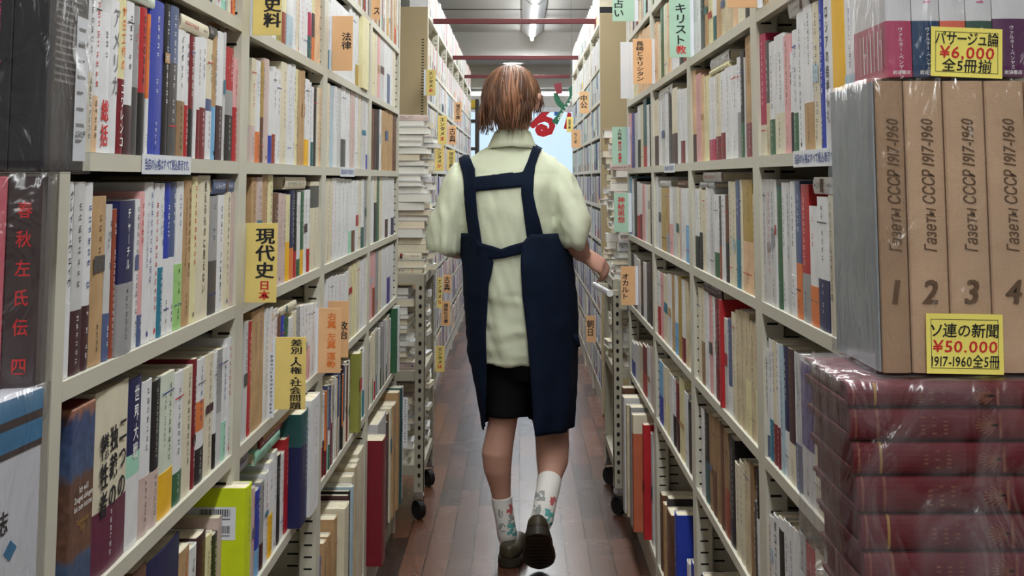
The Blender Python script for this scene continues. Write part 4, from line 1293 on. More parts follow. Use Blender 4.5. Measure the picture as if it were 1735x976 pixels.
# --- yellow-signed side
# black slipcased set, spines to the camera
KY = 1.13
k_bot = z_from(291, KY) + EYE
set_k = thing('boxed_set', 'black wrapped set of small paperbacks with a white order slip, topmost of its pile', 'book set', (-0.4017, KY, k_bot))
for i, (xa, xb) in enumerate(((-0.108, -0.078), (-0.077, -0.031), (-0.0305, -0.0005))):
    v = MB().rbox((xa, 0, 0.0005), (xb, 0.104, 0.1775), 'box black', 0.0012)
    if i == 1:
        rot_text(v, 'Schelling Ausgewählte Schriften 6', (xa + xb) / 2 + 0.010, 0.058, 0.0068, -0.0004, 'ink pink', 0.0, 0.86)
    if i == 2:
        for k in range(15):
            zt = 0.165 - k * 0.0062
            v.add([(xb + 0.0003, 0.018, zt), (xb + 0.0003, 0.018 + (0.066 if k % 5 else 0.045), zt), (xb + 0.0003, 0.018 + (0.066 if k % 5 else 0.045), zt + 0.0022), (xb + 0.0003, 0.018, zt + 0.0022)], [(0, 1, 2, 3)], 'ink grey')
    v.build('volume', set_k)
slip = MB()
slip.box((0.0006, 0.070, 0.010), (0.0010, 0.1035, 0.141), 'sign white')
gr = random.Random(9)
for k in range(8):
    zt = 0.128 - k * 0.0145
    slip.add([(0.0012, 0.074, zt), (0.0012, 0.074 + gr.uniform(0.012, 0.026), zt), (0.0012, 0.074 + 0.02, zt + 0.003), (0.0012, 0.074, zt + 0.003)], [(0, 1, 2, 3)], 'ink grey')
Mz = Matrix.Rotation(math.radians(90), 4, 'Z')
text_h(slip, 'よみた屋', 0.087, 0.034, 0.0075, -0.0014, 'ink black', M=Mz)
text_h(slip, 'よみた屋', 0.087, 0.116, 0.0075, -0.0014, 'ink grey', M=Mz)
slip.build('order_slip', set_k)
film(set_k, (-0.112, -0.003, -0.0005), (0.003, 0.109, 0.181), 21, 0.0016)

# dark classic volumes beneath, turned a little
cY = 1.135
c_top = k_bot - 0.003
c_bot = z_from(740, cY) + EYE
HC = c_top - c_bot
Mc = Matrix.Translation((-0.3995, cY, c_bot)) @ Matrix.Rotation(math.radians(16), 4, 'Z')
set_c = thing('boxed_set', 'wrapped rose and dark umber volumes with red characters under the black set', 'book set', M=Mc)
for i, (xa, xb, mt) in enumerate(((-0.088, -0.0315, 'box rose'), (-0.031, -0.0035, 'box umber'))):
    v = MB().rbox((xa, 0, 0.0005), (xb, 0.14, HC - 0.001), mt, 0.0014)
    if i == 1:
        text_v(v, '春秋左氏伝 四', (xa + xb) / 2, HC * 0.90, 0.0150, -0.0004, 'ink red', 1.62, 0.85)
    else:
        v.add([(xa, -0.0004, 0.02), (xb - 0.026, -0.0004, 0.02), (xb - 0.026, -0.0004, HC * 0.82), (xa, -0.0004, HC * 0.82)], [(0, 1, 2, 3)], 'sign white')
    v.build('volume', set_c)
film(set_c, (-0.091, -0.003, 0.0), (-0.0005, 0.143, HC + 0.001), 33, 0.0014)

# large blue and white boxed magazine, cover to the aisle
bx_ = Vector((-0.397, 1.138, 0))
b_top = z_from(655, 1.138) + EYE
Mb = Matrix.Translation((bx_.x, bx_.y, b_top - 0.30)) @ Matrix.Rotation(math.radians(90 - 4), 4, 'Z')
set_b = thing('boxed_set', 'large white boxed volume with blue bands, cover turned to the aisle, lowest of its pile', 'book set', M=Mb)
v = MB()
v.rbox((-0.24, 0.0, 0.0), (0.0, 0.03, 0.30), 'box paper', 0.0012)
for z0, z1, c in ((0.283, 0.2995, 'box sky'), (0.276, 0.283, 'box umber'), (0.259, 0.276, 'box sky'), (0.254, 0.259, 'box umber')):
    v.add([(-0.2395, -0.0003, z0), (-0.0005, -0.0003, z0), (-0.0005, -0.0003, z1), (-0.2395, -0.0003, z1)], [(0, 1, 2, 3)], c)
text_h(v, '舊誌', -0.085, 0.205, 0.020, -0.0004, 'ink black', 1.4)
text_h(v, '理', -0.140, 0.205, 0.020, -0.0004, 'ink black', 1.4)
v.add([(-0.064, -0.0004, 0.182), (-0.052, -0.0004, 0.174), (-0.040, -0.0004, 0.182), (-0.052, -0.0004, 0.190)], [(0, 1, 2, 3)], 'box sky')
v.build('volume', set_b)
film(set_b, (-0.243, -0.003, 0.0), (0.003, 0.033, 0.303), 41, 0.0016)
# plinth set under the pile: bookcase end ledge
stand(-0.70, -0.462, 0.98, 1.22, c_bot - 0.002, 'beige steel table under the pile with the black wrapped set')
stand(-0.43, -0.375, 0.86, 1.16, b_top - 0.302, 'narrow beige ledge under the white boxed volume with blue bands')

# marbled diary box and its printing, on the waist-high first row
mY0, mY1 = y_from(92, SPL, LZ['c']), y_from(151, SPL, LZ['c'])
mH = z_from(690, (mY0 + mY1) / 2) - LZ['c']
Mm = Matrix.Translation((SPL + 0.001, mY0 + 0.030, LZ['c'] + EYE + 0.0006)) @ Matrix.Rotation(math.radians(90), 4, 'Z')
db = thing('slipcase_box', 'marbled blue and brown slipcase with white and gold lettering, waist-high row by the first post', 'book set', M=Mm)
wM = mY1 - mY0 - 0.031
v = MB().rbox((0, 0, 0), (wM, 0.15, mH), 'box marbled', 0.0015)
v.add([(0.004, 0.006, mH + 0.0004), (wM - 0.004, 0.006, mH + 0.0004), (wM - 0.004, 0.146, mH + 0.0004), (0.004, 0.146, mH + 0.0004)], [(0, 1, 2, 3)], 'cover dark red')
v.build('case', db)
k = MB()
for s, f_, col, sz in (('Ich will', 0.565, 'ink white', 0.17), ('Zeugnis ablegen', 0.52, 'ink white', 0.155), ('bis zum letzten', 0.475, 'ink white', 0.155), ('Tagebücher', 0.40, 'ink gold', 0.15), ('1933', 0.36, 'ink gold', 0.15)):
    text_h(k, s, wM * 0.55, mH * f_, wM * sz * 0.72, -0.0006, col)
marks_v(k, random.Random(4), wM * 0.3, mH * 0.6, mH * 0.63, 0.008, -0.0006, 'ink red')
k.build('lettering', db)


# barcode stickers on the boards of two protruding books
def sticker(key, code, y0, y1, z0, z1, rows, seed=1):
    for r in RECORDS:
        if r['key'] == key and r['segs'][-1][1] == code and 'obj' in r and r['d'] > 0.17:
            near = r['side'] < 0
            x = -0.0004 if near else r['t'] + 0.0004
            e = -0.0003 if near else 0.0003
            m = MB()
            def q(a, b, c, d_, xx, mt):
                m.add([(xx, a, c), (xx, b, c), (xx, b, d_), (xx, a, d_)], [(3, 2, 1, 0) if near else (0, 1, 2, 3)], mt)
            q(y0, y1, z0, z1, x, 'sign white')
            gr = random.Random(seed)
            for k in range(rows):
                h = (z1 - z0) / rows
                yy = y0 + (y1 - y0) * 0.08
                while yy < y0 + (y1 - y0) * 0.52:
                    b = gr.choice((0.0006, 0.001, 0.0016))
                    q(yy, yy + b, z0 + k * h + h * 0.40, z0 + k * h + h * 0.86, x + e, 'ink black')
                    yy += b + gr.choice((0.0007, 0.0012))
                q(y0 + (y1 - y0) * 0.08, y0 + (y1 - y0) * 0.50, z0 + k * h + h * 0.22, z0 + k * h + h * 0.30, x + e, 'ink grey')
            o = m.build('barcode_sticker', r['obj'])
            o['label'] = 'white sticker with black barcodes'
            return
sticker((L, 0, 'd'), 'L', 0.016, 0.12, 0.132, 0.180, 2)
sticker((R, 2, 'z'), 'B', 0.03, 0.13, 0.15, 0.272, 2, 3)

# ------------------------------------------------------------------ category signs standing out from the shelves
def sign(side, x0, y0, x1, y1, colour, lines, label, size=None, vert=True, name='shelf_sign', holder=True, out=0.0, thin=0.0012):
    """acrylic index plate facing down the aisle; x0..x1, y0..y1 as seen in the photograph"""
    Xs = (SPL + 0.007) if side < 0 else (SPR - 0.007)
    pxe = x0 if side < 0 else x1
    Y = y_from(pxe, Xs - side * out, (z_from(y0, 3) + z_from(y1, 3)) / 2)
    return plate(Y, x0, y0, x1, y1, colour, lines, label, size, name, holder, side)

def plate(Y, x0, y0, x1, y1, colour, lines, label, size=None, name='shelf_sign', holder=True, side=0):
    a, b = at(x0, y0, Y), at(x1, y1, Y)
    W, H = b.x - a.x, a.z - b.z
    t = thing(name, label, 'sign', ((a.x + b.x) / 2, Y, (a.z + b.z) / 2), group='category signs along the shelves')
    MB().rbox((-W / 2, 0, -H / 2), (W / 2, 0.0016, H / 2), colour, 0.0005).build('plate', t)
    if holder and side:
        MB().box(*( ((-W / 2 - 0.012, 0.0017, -H / 2), (-W / 2 + 0.004, 0.0025, H / 2)) if side < 0 else ((W / 2 - 0.004, 0.0017, -H / 2), (W / 2 + 0.012, 0.0025, H / 2))), 'sign white').build('holder_tab', t)
    m = MB()
    for s, cx, ct, sz, col in lines:
        text_v(m, s, cx * W, (0.5 - ct) * H, sz * H, -0.0005, col, 1.0, min(1.6, max(0.8, 0.62 * W / (sz * H))) if len(s) > 7 else min(1.15, max(0.7, 0.8 * W / (sz * H))), bold=0.022 if colour == 'sign yellow' else 0.008)
    if lines:
        m.build('lettering', t)
    return t
sign(L, 430, -62, 475, 60, 'sign yellow', [('現代史料', 0.2, 0.04, 0.215, 'ink black')], 'yellow sign with large black characters at the top of the second bay')
sign(L, 417, 378, 468, 513, 'sign yellow', [('現代史', 0.12, 0.06, 0.215, 'ink black'), ('日本', 0.12, 0.72, 0.125, 'ink red')], 'yellow sign whose last two characters are red, chest-high on the second bay')
sign(L, 467, 571, 517, 694, 'sign yellow', [('差別・人権・社会問題', 0.18, 0.03, 0.105, 'ink black')], 'tall yellow sign with a long black title, waist-high on the second bay')
sign(L, 563, 27, 597, 120, 'sign orange', [('法律', 0.2, 0.30, 0.16, 'ink black')], 'orange sign with two black characters, overhead on the third bay')
sign(L, 540, 522, 577, 632, 'sign orange', [('右翼', 0.08, 0.07, 0.125, 'ink orange'), ('左翼', 0.08, 0.38, 0.125, 'ink orange'), ('運動', 0.08, 0.68, 0.125, 'ink orange')], 'orange sign in a plastic sleeve with orange lettering, waist-high by the third bay')
sign(L, 556, 510, 590, 606, 'sign orange', [('政治', 0.22, 0.36, 0.16, 'ink black')], 'orange sign with black characters just behind the sleeved orange sign', out=-0.0)
sign(L, 630, -40, 644, 33, 'sign orange', [('ス', 0.1, 0.70, 0.2, 'ink black')], 'small orange sign with one character showing, at the top of the fourth bay')
sign(R, 1133, -22, 1170, 97, 'sign green', [('キリスト', 0.05, 0.23, 0.15, 'ink black'), ('教', 0.05, 0.83, 0.13, 'ink red')], 'green sign with a red last character, overhead on the third bay')
sign(R, 1037, -36, 1075, 36, 'sign green', [('占い', -0.2, 0.48, 0.22, 'ink black')], 'green sign with two characters at the top edge beyond the red-lettered one', out=0.05)
sign(R, 1231, -60, 1283, 13, 'sign orange', [], 'plain orange sign cut off overhead at the second bay')
sign(R, 1072, 66, 1105, 142, 'sign orange', [('長崎とキリシタン', -0.12, 0.05, 0.112, 'ink black')], 'orange handwritten sign, overhead on the fourth bay beside the white leaflet')
sign(R, 1051, 71, 1068, 167, 'sign white', [], 'narrow white leaflet standing out at the end of the overhead shelf', name='leaflet', out=0.02)
sign(R, 1037, 215, 1063, 279, 'sign green', [('小特集', 0, 0.05, 0.10, 'ink brown'), ('魔法術・悪魔学', 0, 0.38, 0.088, 'ink red')], 'green sign with two lines of small characters above the heaped cart', out=0.01)
sign(R, 1040, 327, 1065, 393, 'sign green', [('神秘思想', 0, 0.10, 0.17, 'ink red')], 'green sign with four reddish characters beside the heaped cart', out=0.005)
sign(R, 1052, 451, 1077, 517, 'sign orange', [('オカルト', -0.2, 0.18, 0.17, 'ink black')], 'orange sign with four black characters above the chrome push handle')
# far aisle signs
for x0, y0, x1, y1, c, s, lab in ((722, 118, 738, 162, 'sign yellow', 'エンタメあ', 'topmost small yellow sign on the far bookcases behind the trolley'), (742, 196, 757, 245, 'sign yellow', 'エンタメま', 'small yellow sign level with the person\'s ear, far bookcases'),
                                 (737, 246, 752, 290, 'sign yellow', 'エンタメか', 'small yellow sign beside the sleeve, lower than the other two, far bookcases'), (770, 173, 782, 206, 'sign orange', '福武文庫', 'small orange sign on the far bookcases, highest of the orange ones'),
                                 (760, 213, 773, 245, 'sign orange', '古典', 'small orange sign beside the middle yellow sign, far bookcases'), (758, 254, 771, 288, 'sign yellow', '河出文庫', 'small yellow sign next to the shoulder strap, far bookcases'),
                                 (741, 470, 749, 522, 'sign yellow', 'エンタメら', 'narrow yellow sign low on the far bookcases above the orange pair'), (751, 465, 764, 496, 'sign orange', '古典', 'small orange sign low behind the apron edge, far bookcases'),
                                 (748, 510, 763, 552, 'sign orange', '講談社文庫', 'orange sign low on the far bookcases, lowest of the orange ones'), (738, 586, 753, 630, 'sign yellow', 'エンタメは', 'lowest yellow sign on the far bookcases beside the trolley post')):
    Y = y_from(x0, -(RLX - 0.001), (z_from(y0, 8) + z_from(y1, 8)) / 2)
    red = s[-1] in 'あまからは' and len(s) == 5 and s[0] == 'エ'
    ln = [(s[:-1], 0, 0.06, 0.80 / len(s), 'ink black'), (s[-1], 0, 0.06 + 0.80 / len(s) * (len(s) - 1) + 0.02, 0.80 / len(s), 'ink red')] if red else [(s, 0, 0.10, 0.80 / len(s), 'ink black')]
    plate(Y, x0, y0, x1, y1, c, ln, lab, side=-1)
for x0, y0, x1, y1, c, s, lab in ((982, 155, 998, 192, 'sign orange', '中公', 'small orange sign with two characters, far bookcases near the green banner'), (960, 198, 971, 224, 'sign yellow', '岩波文庫', 'small yellow sign right below the green banner'),
                                 (968, 220, 984, 250, 'sign orange', 'ちくま', 'small orange sign with three characters above the shoulder, far bookcases'), (993, 535, 1009, 580, 'sign orange', '朝日', 'small orange sign low on the far bookcases beside the apron')):
    Y = y_from(x1, RRX - 0.001, (z_from(y0, 8) + z_from(y1, 8)) / 2)
    plate(Y, x0, y0, x1, y1, c, [(s, -0.05, 0.16, 0.62 / len(s), 'ink black')], lab, side=1)

# price notice strips stuck on shelf lips
def strip(side, x0, x1, lev, s, label):
    Xs = -AL if side < 0 else AR
    z = (LZ if side < 0 else RZL)[lev]
    ya, yb = y_from(x0, Xs, z), y_from(x1, Xs, z)
    y0, y1 = min(ya, yb), max(ya, yb)
    W, H = y1 - y0, 0.0235
    Rm = Matrix.Rotation(math.radians(90 if side < 0 else -90), 4, 'Z')
    M = Matrix.Translation((Xs - side * 0.0006, y0 if side < 0 else y1, z + EYE - 0.0215)) @ Rm
    t = thing('notice_strip', label, 'label', M=M, group='price notices on the shelf lips')
    MB().box((0, -0.0008, 0), (W, 0, H), 'sign white').build('strip', t)
    m = MB()
    sz = H * 0.62
    text_h(m, s, W / 2, H * 0.5, sz, -0.0011, 'ink blue', min(2.5, W * 0.92 / (text_w(s) * sz)))
    m.build('lettering', t)
NOTE = '当店の価格はすべて税込表示です。'
strip(L, 240, 322, 'a', NOTE, 'white notice strip in blue lettering on the eye-level lip, first yellow-signed bay')
strip(L, 576, 600, 'a', NOTE, 'small white notice strip on the eye-level lip, third yellow-signed bay')
strip(R, 1345, 1425, 'a', NOTE, 'white notice strip on the eye-level lip beside the wrapped volumes')
strip(R, 1126, 1144, 'a', NOTE, 'small white notice strip on the eye-level lip, third green-signed bay')
# tall paper strips tucked between books
def tuck(Y, x0, y0, x1, y1, s, label):
    a, b = at(x0, y0, Y), at(x1, y1, Y)
    W, H = b.x - a.x, a.z - b.z
    t = thing('paper_slip', label, 'paper slip', ((a.x + b.x) / 2, Y, (a.z + b.z) / 2))
    MB().box((-W / 2, 0, -H / 2), (W / 2, 0.0006, H / 2), 'sign white').build('slip', t)
    m = MB()
    marks_v(m, random.Random(3), 0, -H * 0.46, H * 0.46, W * 0.55, -0.0004, 'ink black')
    m.build('lettering', t)
tuck(2.27, 455, 597, 464, 708, '', 'long white paper slip hanging from the white books by the tan book')
tuck(4.62, 683, 673, 690, 758, '', 'long white paper slip beside the trolley, floor-level fourth bay')

# ------------------------------------------------------------------ beyond the aisle: hanging letter banner, window lettering, clutter
def flat_shape(pts, Y, th, m, mb=None):
    mb = mb or MB()
    ps = [at(x, y, Y) for x, y in pts]
    n = len(ps)
    vs = ps + [p + Vector((0, th, 0)) for p in ps]
    mb.add(vs, [tuple(range(n - 1, -1, -1)), tuple(range(n, 2 * n))] + [(i, (i + 1) % n, n + (i + 1) % n, n + i) for i in range(n)], m)
    return mb
BY = 11.2
t = thing('hanging_banner', 'green letter-shaped banner with white lettering hanging over the far aisle', 'banner', at(952, 205, BY))
inv = Matrix.Translation(-Vector(t.location))
bb = MB()
flat_shape([(937.5, 158), (944, 156), (950, 170), (957, 178), (965, 163), (963, 150), (969.5, 145), (973, 150), (970, 163), (966, 172), (955, 190), (944, 211.5), (934, 206), (943, 196), (951, 184), (944, 178), (939, 168)], BY, 0.012, 'banner green', bb)
MB_ = MB(); MB_.extend(bb, inv); MB_.build('letter', t, recalc=True)
bt = MB()
word = 'omitaya'
for i, ch in enumerate(word):
    u = (i + 0.55) / 7
    p = at(945 + u * 27, 204 - u * 43, BY)
    vs, fs, x0, x1 = GLYPH[ch]
    an = math.radians(57)
    sz = 0.052
    out = []
    for (a, b) in vs:
        a2, b2 = (a - (x0 + x1) / 2) * sz, (b - 0.3) * sz
        out.append((p.x + a2 * math.cos(an) - b2 * math.sin(an), BY - 0.002, p.z + a2 * math.sin(an) + b2 * math.cos(an)))
    bt.add(out, fs, 'ink white')
b2 = MB(); b2.extend(bt, inv); b2.build('lettering', t)
bm_ = MB()
flat_shape([(938, 142.5), (951, 140), (953, 158), (943, 160)], BY - 0.02, 0.012, 'banner maroon', bm_)
b3 = MB(); b3.extend(bm_, inv); b3.build('book_shape', t, recalc=True)
MB().tube([inv @ at(968, 146, BY), inv @ Vector((at(968, 146, BY).x, BY, 2.75))], 0.0015, 'ink grey', 5).build('hanging_wire', t)

DY = 16.045
dl = MB()
c = at(919, 205, DY)
put_glyph(dl, 'る', 0, 0, 0.36, 0.42, 0, 'decal red')
vs = dl.v
dd = MB()
for k in range(9):
    an = k * math.tau / 8
    r = 0.0 if k == 8 else 0.018
    dd.extend(dl, Matrix.Translation((r * math.cos(an), -0.0002 * k, r * math.sin(an))))
o = dd.build('window_decal'); o.location = c
tag(o, 'large red curved character stuck on the shop window beyond the head', 'window lettering')
o = flat_shape([(939, 180), (947, 180), (947, 196), (939, 196)], DY, 0.002, 'decal blue').build('window_decal', recalc=True)
tag(o, 'pale blue square patch on the shop window beside the red character', 'window lettering')
o = flat_shape([(955, 218), (962, 190), (968, 192), (968, 220)], DY, 0.002, 'decal red').build('window_decal', recalc=True)
tag(o, 'slanted red patch on the shop window behind the small yellow sign', 'window lettering')
# dark shelf rack with a yellow lamp box near the window, on the trolley side
t = thing('rack', 'dark tall rack with a yellow top box near the window', 'rack', (-0.62, 14.6, 0))
for sx in (-0.28, 0.16):
    MB().rbox((sx - 0.02, -0.15, 0), (sx + 0.02, 0.15, 2.1), 'frame dark', 0.004).build('post', t)
for z in (0.35, 0.8, 1.2, 1.55, 1.85):
    MB().rbox((-0.26, -0.15, z), (0.14, 0.15, z + 0.03), 'frame dark', 0.004).build('shelf', t)
MB().rbox((-0.1, -0.16, 2.0), (0.14, 0.1, 2.09), 'frame yellow', 0.006).build('top_box', t)

# ------------------------------------------------------------------ the person walking away down the aisle
PYD = 4.50
person = thing('person', 'person with short brown hair in a pale green shirt and navy apron walking away', 'person', (at(870, 945, PYD).x, PYD, 0))
PINV = Matrix.Translation(-Vector(person.location))
PXM = FPX / (PYD * CS)                       # pixels per metre at the figure

def U(px, py, dy=0.0):
    return at(px, py, PYD + dy)

def remesh(mb, name, mats, voxel, parent, smooth_it=2, wrinkle=None, colour=None):
    o = mb.build(name + '_raw')
    md = o.modifiers.new('r', 'REMESH'); md.mode = 'VOXEL'; md.voxel_size = voxel; md.use_smooth_shade = True
    if smooth_it:
        sm = o.modifiers.new('s', 'SMOOTH'); sm.factor = 0.5; sm.iterations = smooth_it
    dg = bpy.context.evaluated_depsgraph_get()
    me = bpy.data.meshes.new_from_object(o.evaluated_get(dg))
    bpy.data.objects.remove(o)
    me.name = name
    if wrinkle:
        wrinkle(me)
    me.transform(PINV)
    me.materials.clear()
    for m in mats:
        me.materials.append(MATS[m])
    if colour:
        colour(me)
    me.polygons.foreach_set('use_smooth', [True] * len(me.polygons))
    me.update()
    o = bpy.data.objects.new(name, me)
    COL.objects.link(o)
    o.parent = parent
    return o

def loft(mb, rings, m='skin', n=20):
    """rings: (centre Vector, rx, ry) horizontal ellipses stacked upward"""
    mb.ring_loft([[c + Vector((rx * math.cos(2 * math.pi * j / n), ry * math.sin(2 * math.pi * j / n), 0)) for j in range(n)] for c, rx, ry in rings], m)

def pxr(v):
    return v / PXM

# ---- body
HC_ = U(866, 172)                              # head centre
yaw = math.radians(-16)
HR = Matrix.Translation(HC_) @ Matrix.Rotation(yaw, 4, 'Z')
body = MB()
hd = []
# head rings, bottom (chin) to crown: z, half width, front y, back y
for z, w, fy, by in ((-0.118, 0.018, 0.082, 0.050), (-0.108, 0.036, 0.096, 0.02), (-0.090, 0.050, 0.100, -0.03), (-0.065, 0.060, 0.096, -0.062), (-0.035, 0.068, 0.093, -0.080), (0.0, 0.073, 0.094, -0.090), (0.03, 0.075, 0.096, -0.095), (0.06, 0.072, 0.090, -0.090), (0.085, 0.060, 0.070, -0.074), (0.102, 0.040, 0.044, -0.048), (0.110, 0.014, 0.014, -0.018)):
    cy, ry = (fy + by) / 2, (fy - by) / 2
    hd.append([HR @ Vector((w * math.cos(2 * math.pi * j / 24), cy + ry * math.sin(2 * math.pi * j / 24), z)) for j in range(24)])
body.ring_loft(hd, 'skin')
# nose, brow, lips, ears
body.tube([HR @ Vector(p) for p in ((0, 0.090, 0.012), (0, 0.104, -0.012), (0, 0.113, -0.032), (0, 0.098, -0.042))], [0.009, 0.010, 0.013, 0.008], 'skin', 10)
body.tube([HR @ Vector(p) for p in ((-0.02, 0.094, -0.066), (0, 0.101, -0.064), (0.02, 0.094, -0.066))], [0.004, 0.008, 0.004], 'skin', 8)
for s in (-1, 1):
    body.tube([HR @ Vector(p) for p in ((s * 0.012, 0.092, 0.022), (s * 0.032, 0.088, 0.026), (s * 0.05, 0.070, 0.02))], [0.006, 0.008, 0.005], 'skin', 8)
    ear = []
    for k, (z, a, b) in enumerate(((-0.034, 0.006, 0.006), (-0.022, 0.010, 0.008), (-0.004, 0.012, 0.012), (0.014, 0.013, 0.014), (0.026, 0.009, 0.008))):
        ear.append([HR @ Vector((s * (0.080 + 0.006 + 0.003 * k + a * math.cos(2 * math.pi * j / 10)), -0.004 + b * math.sin(2 * math.pi * j / 10), z)) for j in range(10)])
    body.ring_loft(ear, 'skin')
neck0 = U(868, 262)
body.tube([neck0 + Vector((0, 0.0, -0.03)), U(869, 240) + Vector((0, 0.004, 0)), HC_ + Vector((0.004, 0.006, -0.055))], [(0.058, 0.056), (0.051, 0.051), (0.050, 0.053)], 'skin', 18, ref=(1, 0, 0))
# trunk under the clothes
loft(body, [(U(874, 640), 0.078, 0.075), (U(870, 600), 0.112, 0.09), (U(866, 560), 0.14, 0.10), (U(864, 470), 0.135, 0.095), (U(863, 400), 0.145, 0.10), (U(865, 320), 0.155, 0.10), (U(866, 285), 0.165, 0.085), (U(867, 262), 0.09, 0.065)])
# legs
Lh, Lk, La = U(846, 618), U(851, 712), U(850, 852, 0.02)
body.tube([U(857, 605), U(857, 640), U(854, 690), U(851, 718, 0.005), U(846, 745, 0.0), U(842, 768, -0.005), U(843, 795, 0.0), U(848, 825, 0.012), U(851, 855, 0.02), U(857, 890, 0.024), U(859, 904, 0.032)],
          [pxr(30), pxr(30), pxr(26), pxr(24), pxr(24.5), pxr(25.8), pxr(23), pxr(17.5), pxr(14.2), pxr(12), pxr(10)], 'skin', 18)
Rk = U(934, 722, 0.06)
heelY = -0.20
body.tube([U(918, 605), U(922, 650, 0.03), U(930, 700, 0.06), U(935, 728, 0.06), U(936, 755, 0.02), U(936, 780, -0.04), U(932, 805, -0.10), U(928, 828, -0.15), U(923, 855, -0.185), U(918, 884, -0.205)],
          [pxr(30), pxr(32), pxr(31), pxr(29), pxr(28), pxr(26.5), pxr(20), pxr(15.6), pxr(14), pxr(12)], 'skin', 18)
# feet inside the shoes
lf0 = U(861, 920, 0.035)
body.tube([Vector((lf0.x - 0.001, lf0.y - 0.012, 0.058)), Vector((lf0.x, lf0.y + 0.03, 0.055)), Vector((lf0.x + 0.002, lf0.y + 0.10, 0.042)), Vector((lf0.x + 0.004, lf0.y + 0.165, 0.032))], [(0.020, 0.024), (0.028, 0.030), (0.032, 0.022), (0.026, 0.014)], 'skin', 14, ref=(1, 0, 0))
HEEL, TOE = U(911, 902, -0.262), U(914, 962, -0.095)
TOE = Vector((TOE.x, TOE.y, 0.026))
ax = (TOE - HEEL).normalized()
upf = Vector((0, -ax.z, ax.y)).normalized()
if upf.y < 0: upf = -upf
body.tube([HEEL + ax * 0.015 + upf * 0.042, HEEL + ax * 0.06 + upf * 0.044, HEEL + ax * 0.11 + upf * 0.040, HEEL + ax * 0.17 + upf * 0.034], [(0.020, 0.016), (0.024, 0.018), (0.026, 0.014), (0.022, 0.010)], 'skin', 14, ref=(1, 0, 0))
# arms: shoulder, elbow, wrist
def arm(sh, el, wr):
    f = lambda a, b, t: a.lerp(b, t)
    body.tube([sh, f(sh, el, .3), f(sh, el, .6), el, f(el, wr, .25), f(el, wr, .5), f(el, wr, .8), wr], [0.036, 0.042, 0.042, 0.043, 0.046, 0.042, 0.034, 0.029], 'skin', 16)
RS, RE, RW = U(930, 305), U(968, 402, -0.05), U(986, 430, 0.08)
arm(RS, RE, RW)
LS, LE, LW = U(797, 305), U(752, 405, -0.03), U(778, 425, 0.20)
arm(LS, LE, LW)

def hand(wr, d, side, up):
    """wrist, direction of the palm, thumb side vector, back-of-hand normal"""
    d = d.normalized(); n = (up - d * up.dot(d)).normalized(); s = side - d * side.dot(d) - n * side.dot(n); s = s.normalized()
    P = lambda a, b, c: wr + d * a + s * b + n * c
    body.tube([P(-0.01, 0, 0), P(0.015, 0, 0), P(0.045, 0, 0.002), P(0.075, 0, 0.0), P(0.085, 0, -0.001)], [(0.027, 0.022), (0.030, 0.019), (0.039, 0.016), (0.040, 0.014), (0.036, 0.010)], 'skin', 16, ref=s)
    for k, (b, ln) in enumerate(((0.029, 0.068), (0.010, 0.076), (-0.009, 0.070), (-0.027, 0.056))):
        base = P(0.078, b, 0.0)
        bend = (0.55, 1.25, 1.75)
        p = base
        pts = [P(0.066, b * 0.95, 0), base]
        for q, fr in enumerate((0.44, 0.32, 0.24)):
            a = bend[q] * (0.85 + 0.10 * k)
            p = p + (d * math.cos(a) - n * math.sin(a)) * ln * fr
            pts.append(p)
        body.tube(pts, [0.0092, 0.0096, 0.0088, 0.0078, 0.0062], 'skin', 10)
    body.tube([P(0.012, 0.020, -0.004), P(0.032, 0.042, -0.012), P(0.055, 0.052, -0.022), P(0.076, 0.046, -0.032)], [0.013, 0.0125, 0.0105, 0.007], 'skin', 10)
hand(RW, Vector((0.80, 0.10, -0.50)), Vector((0.2, 0.73, 0.52)), Vector((0.45, -0.62, 0.62)))
hand(LW, Vector((0.35, 0.9, -0.05)), Vector((0.6, -0.2, 0.6)), Vector((-0.5, 0.1, 0.85)))

def face_colour(me):
    inv = (Matrix.Translation(Vector(person.location)) ).copy()
    H2 = HR.inverted() @ inv
    for p in me.polygons:
        c = H2 @ p.center
        if abs(c.x) < 0.022 and 0.085 < c.y and -0.075 < c.z < -0.056:
            p.material_index = 1
body_o = remesh(body, 'body', ['skin', 'lips'], 0.0048, person, 3, None, face_colour)
eyes = MB()
for s in (-1, 1):
    bm = bmesh.new(); bmesh.ops.create_uvsphere(bm, u_segments=12, v_segments=8, radius=0.0115)
    vs = [PINV @ (HR @ (v.co + Vector((s * 0.031, 0.083, 0.008)))) for v in bm.verts]; bm.verts.index_update()
    fs = [tuple(v.index for v in f.verts) for f in bm.faces]
    eyes.add(vs, fs, ['ink black' if (HR.inverted() @ (sum((vs[i] for i in f), Vector()) / len(f) - PINV.translation)).y > 0.0925 else 'sock white' for f in fs])
    bm.free()
    eyes.tube([PINV @ (HR @ Vector(p)) for p in ((s * 0.014, 0.100, 0.032), (s * 0.030, 0.097, 0.037), (s * 0.046, 0.084, 0.033))], [0.002, 0.003, 0.0015], 'hair auburn', 6)
eyes.build('eyes', person, smooth=True)

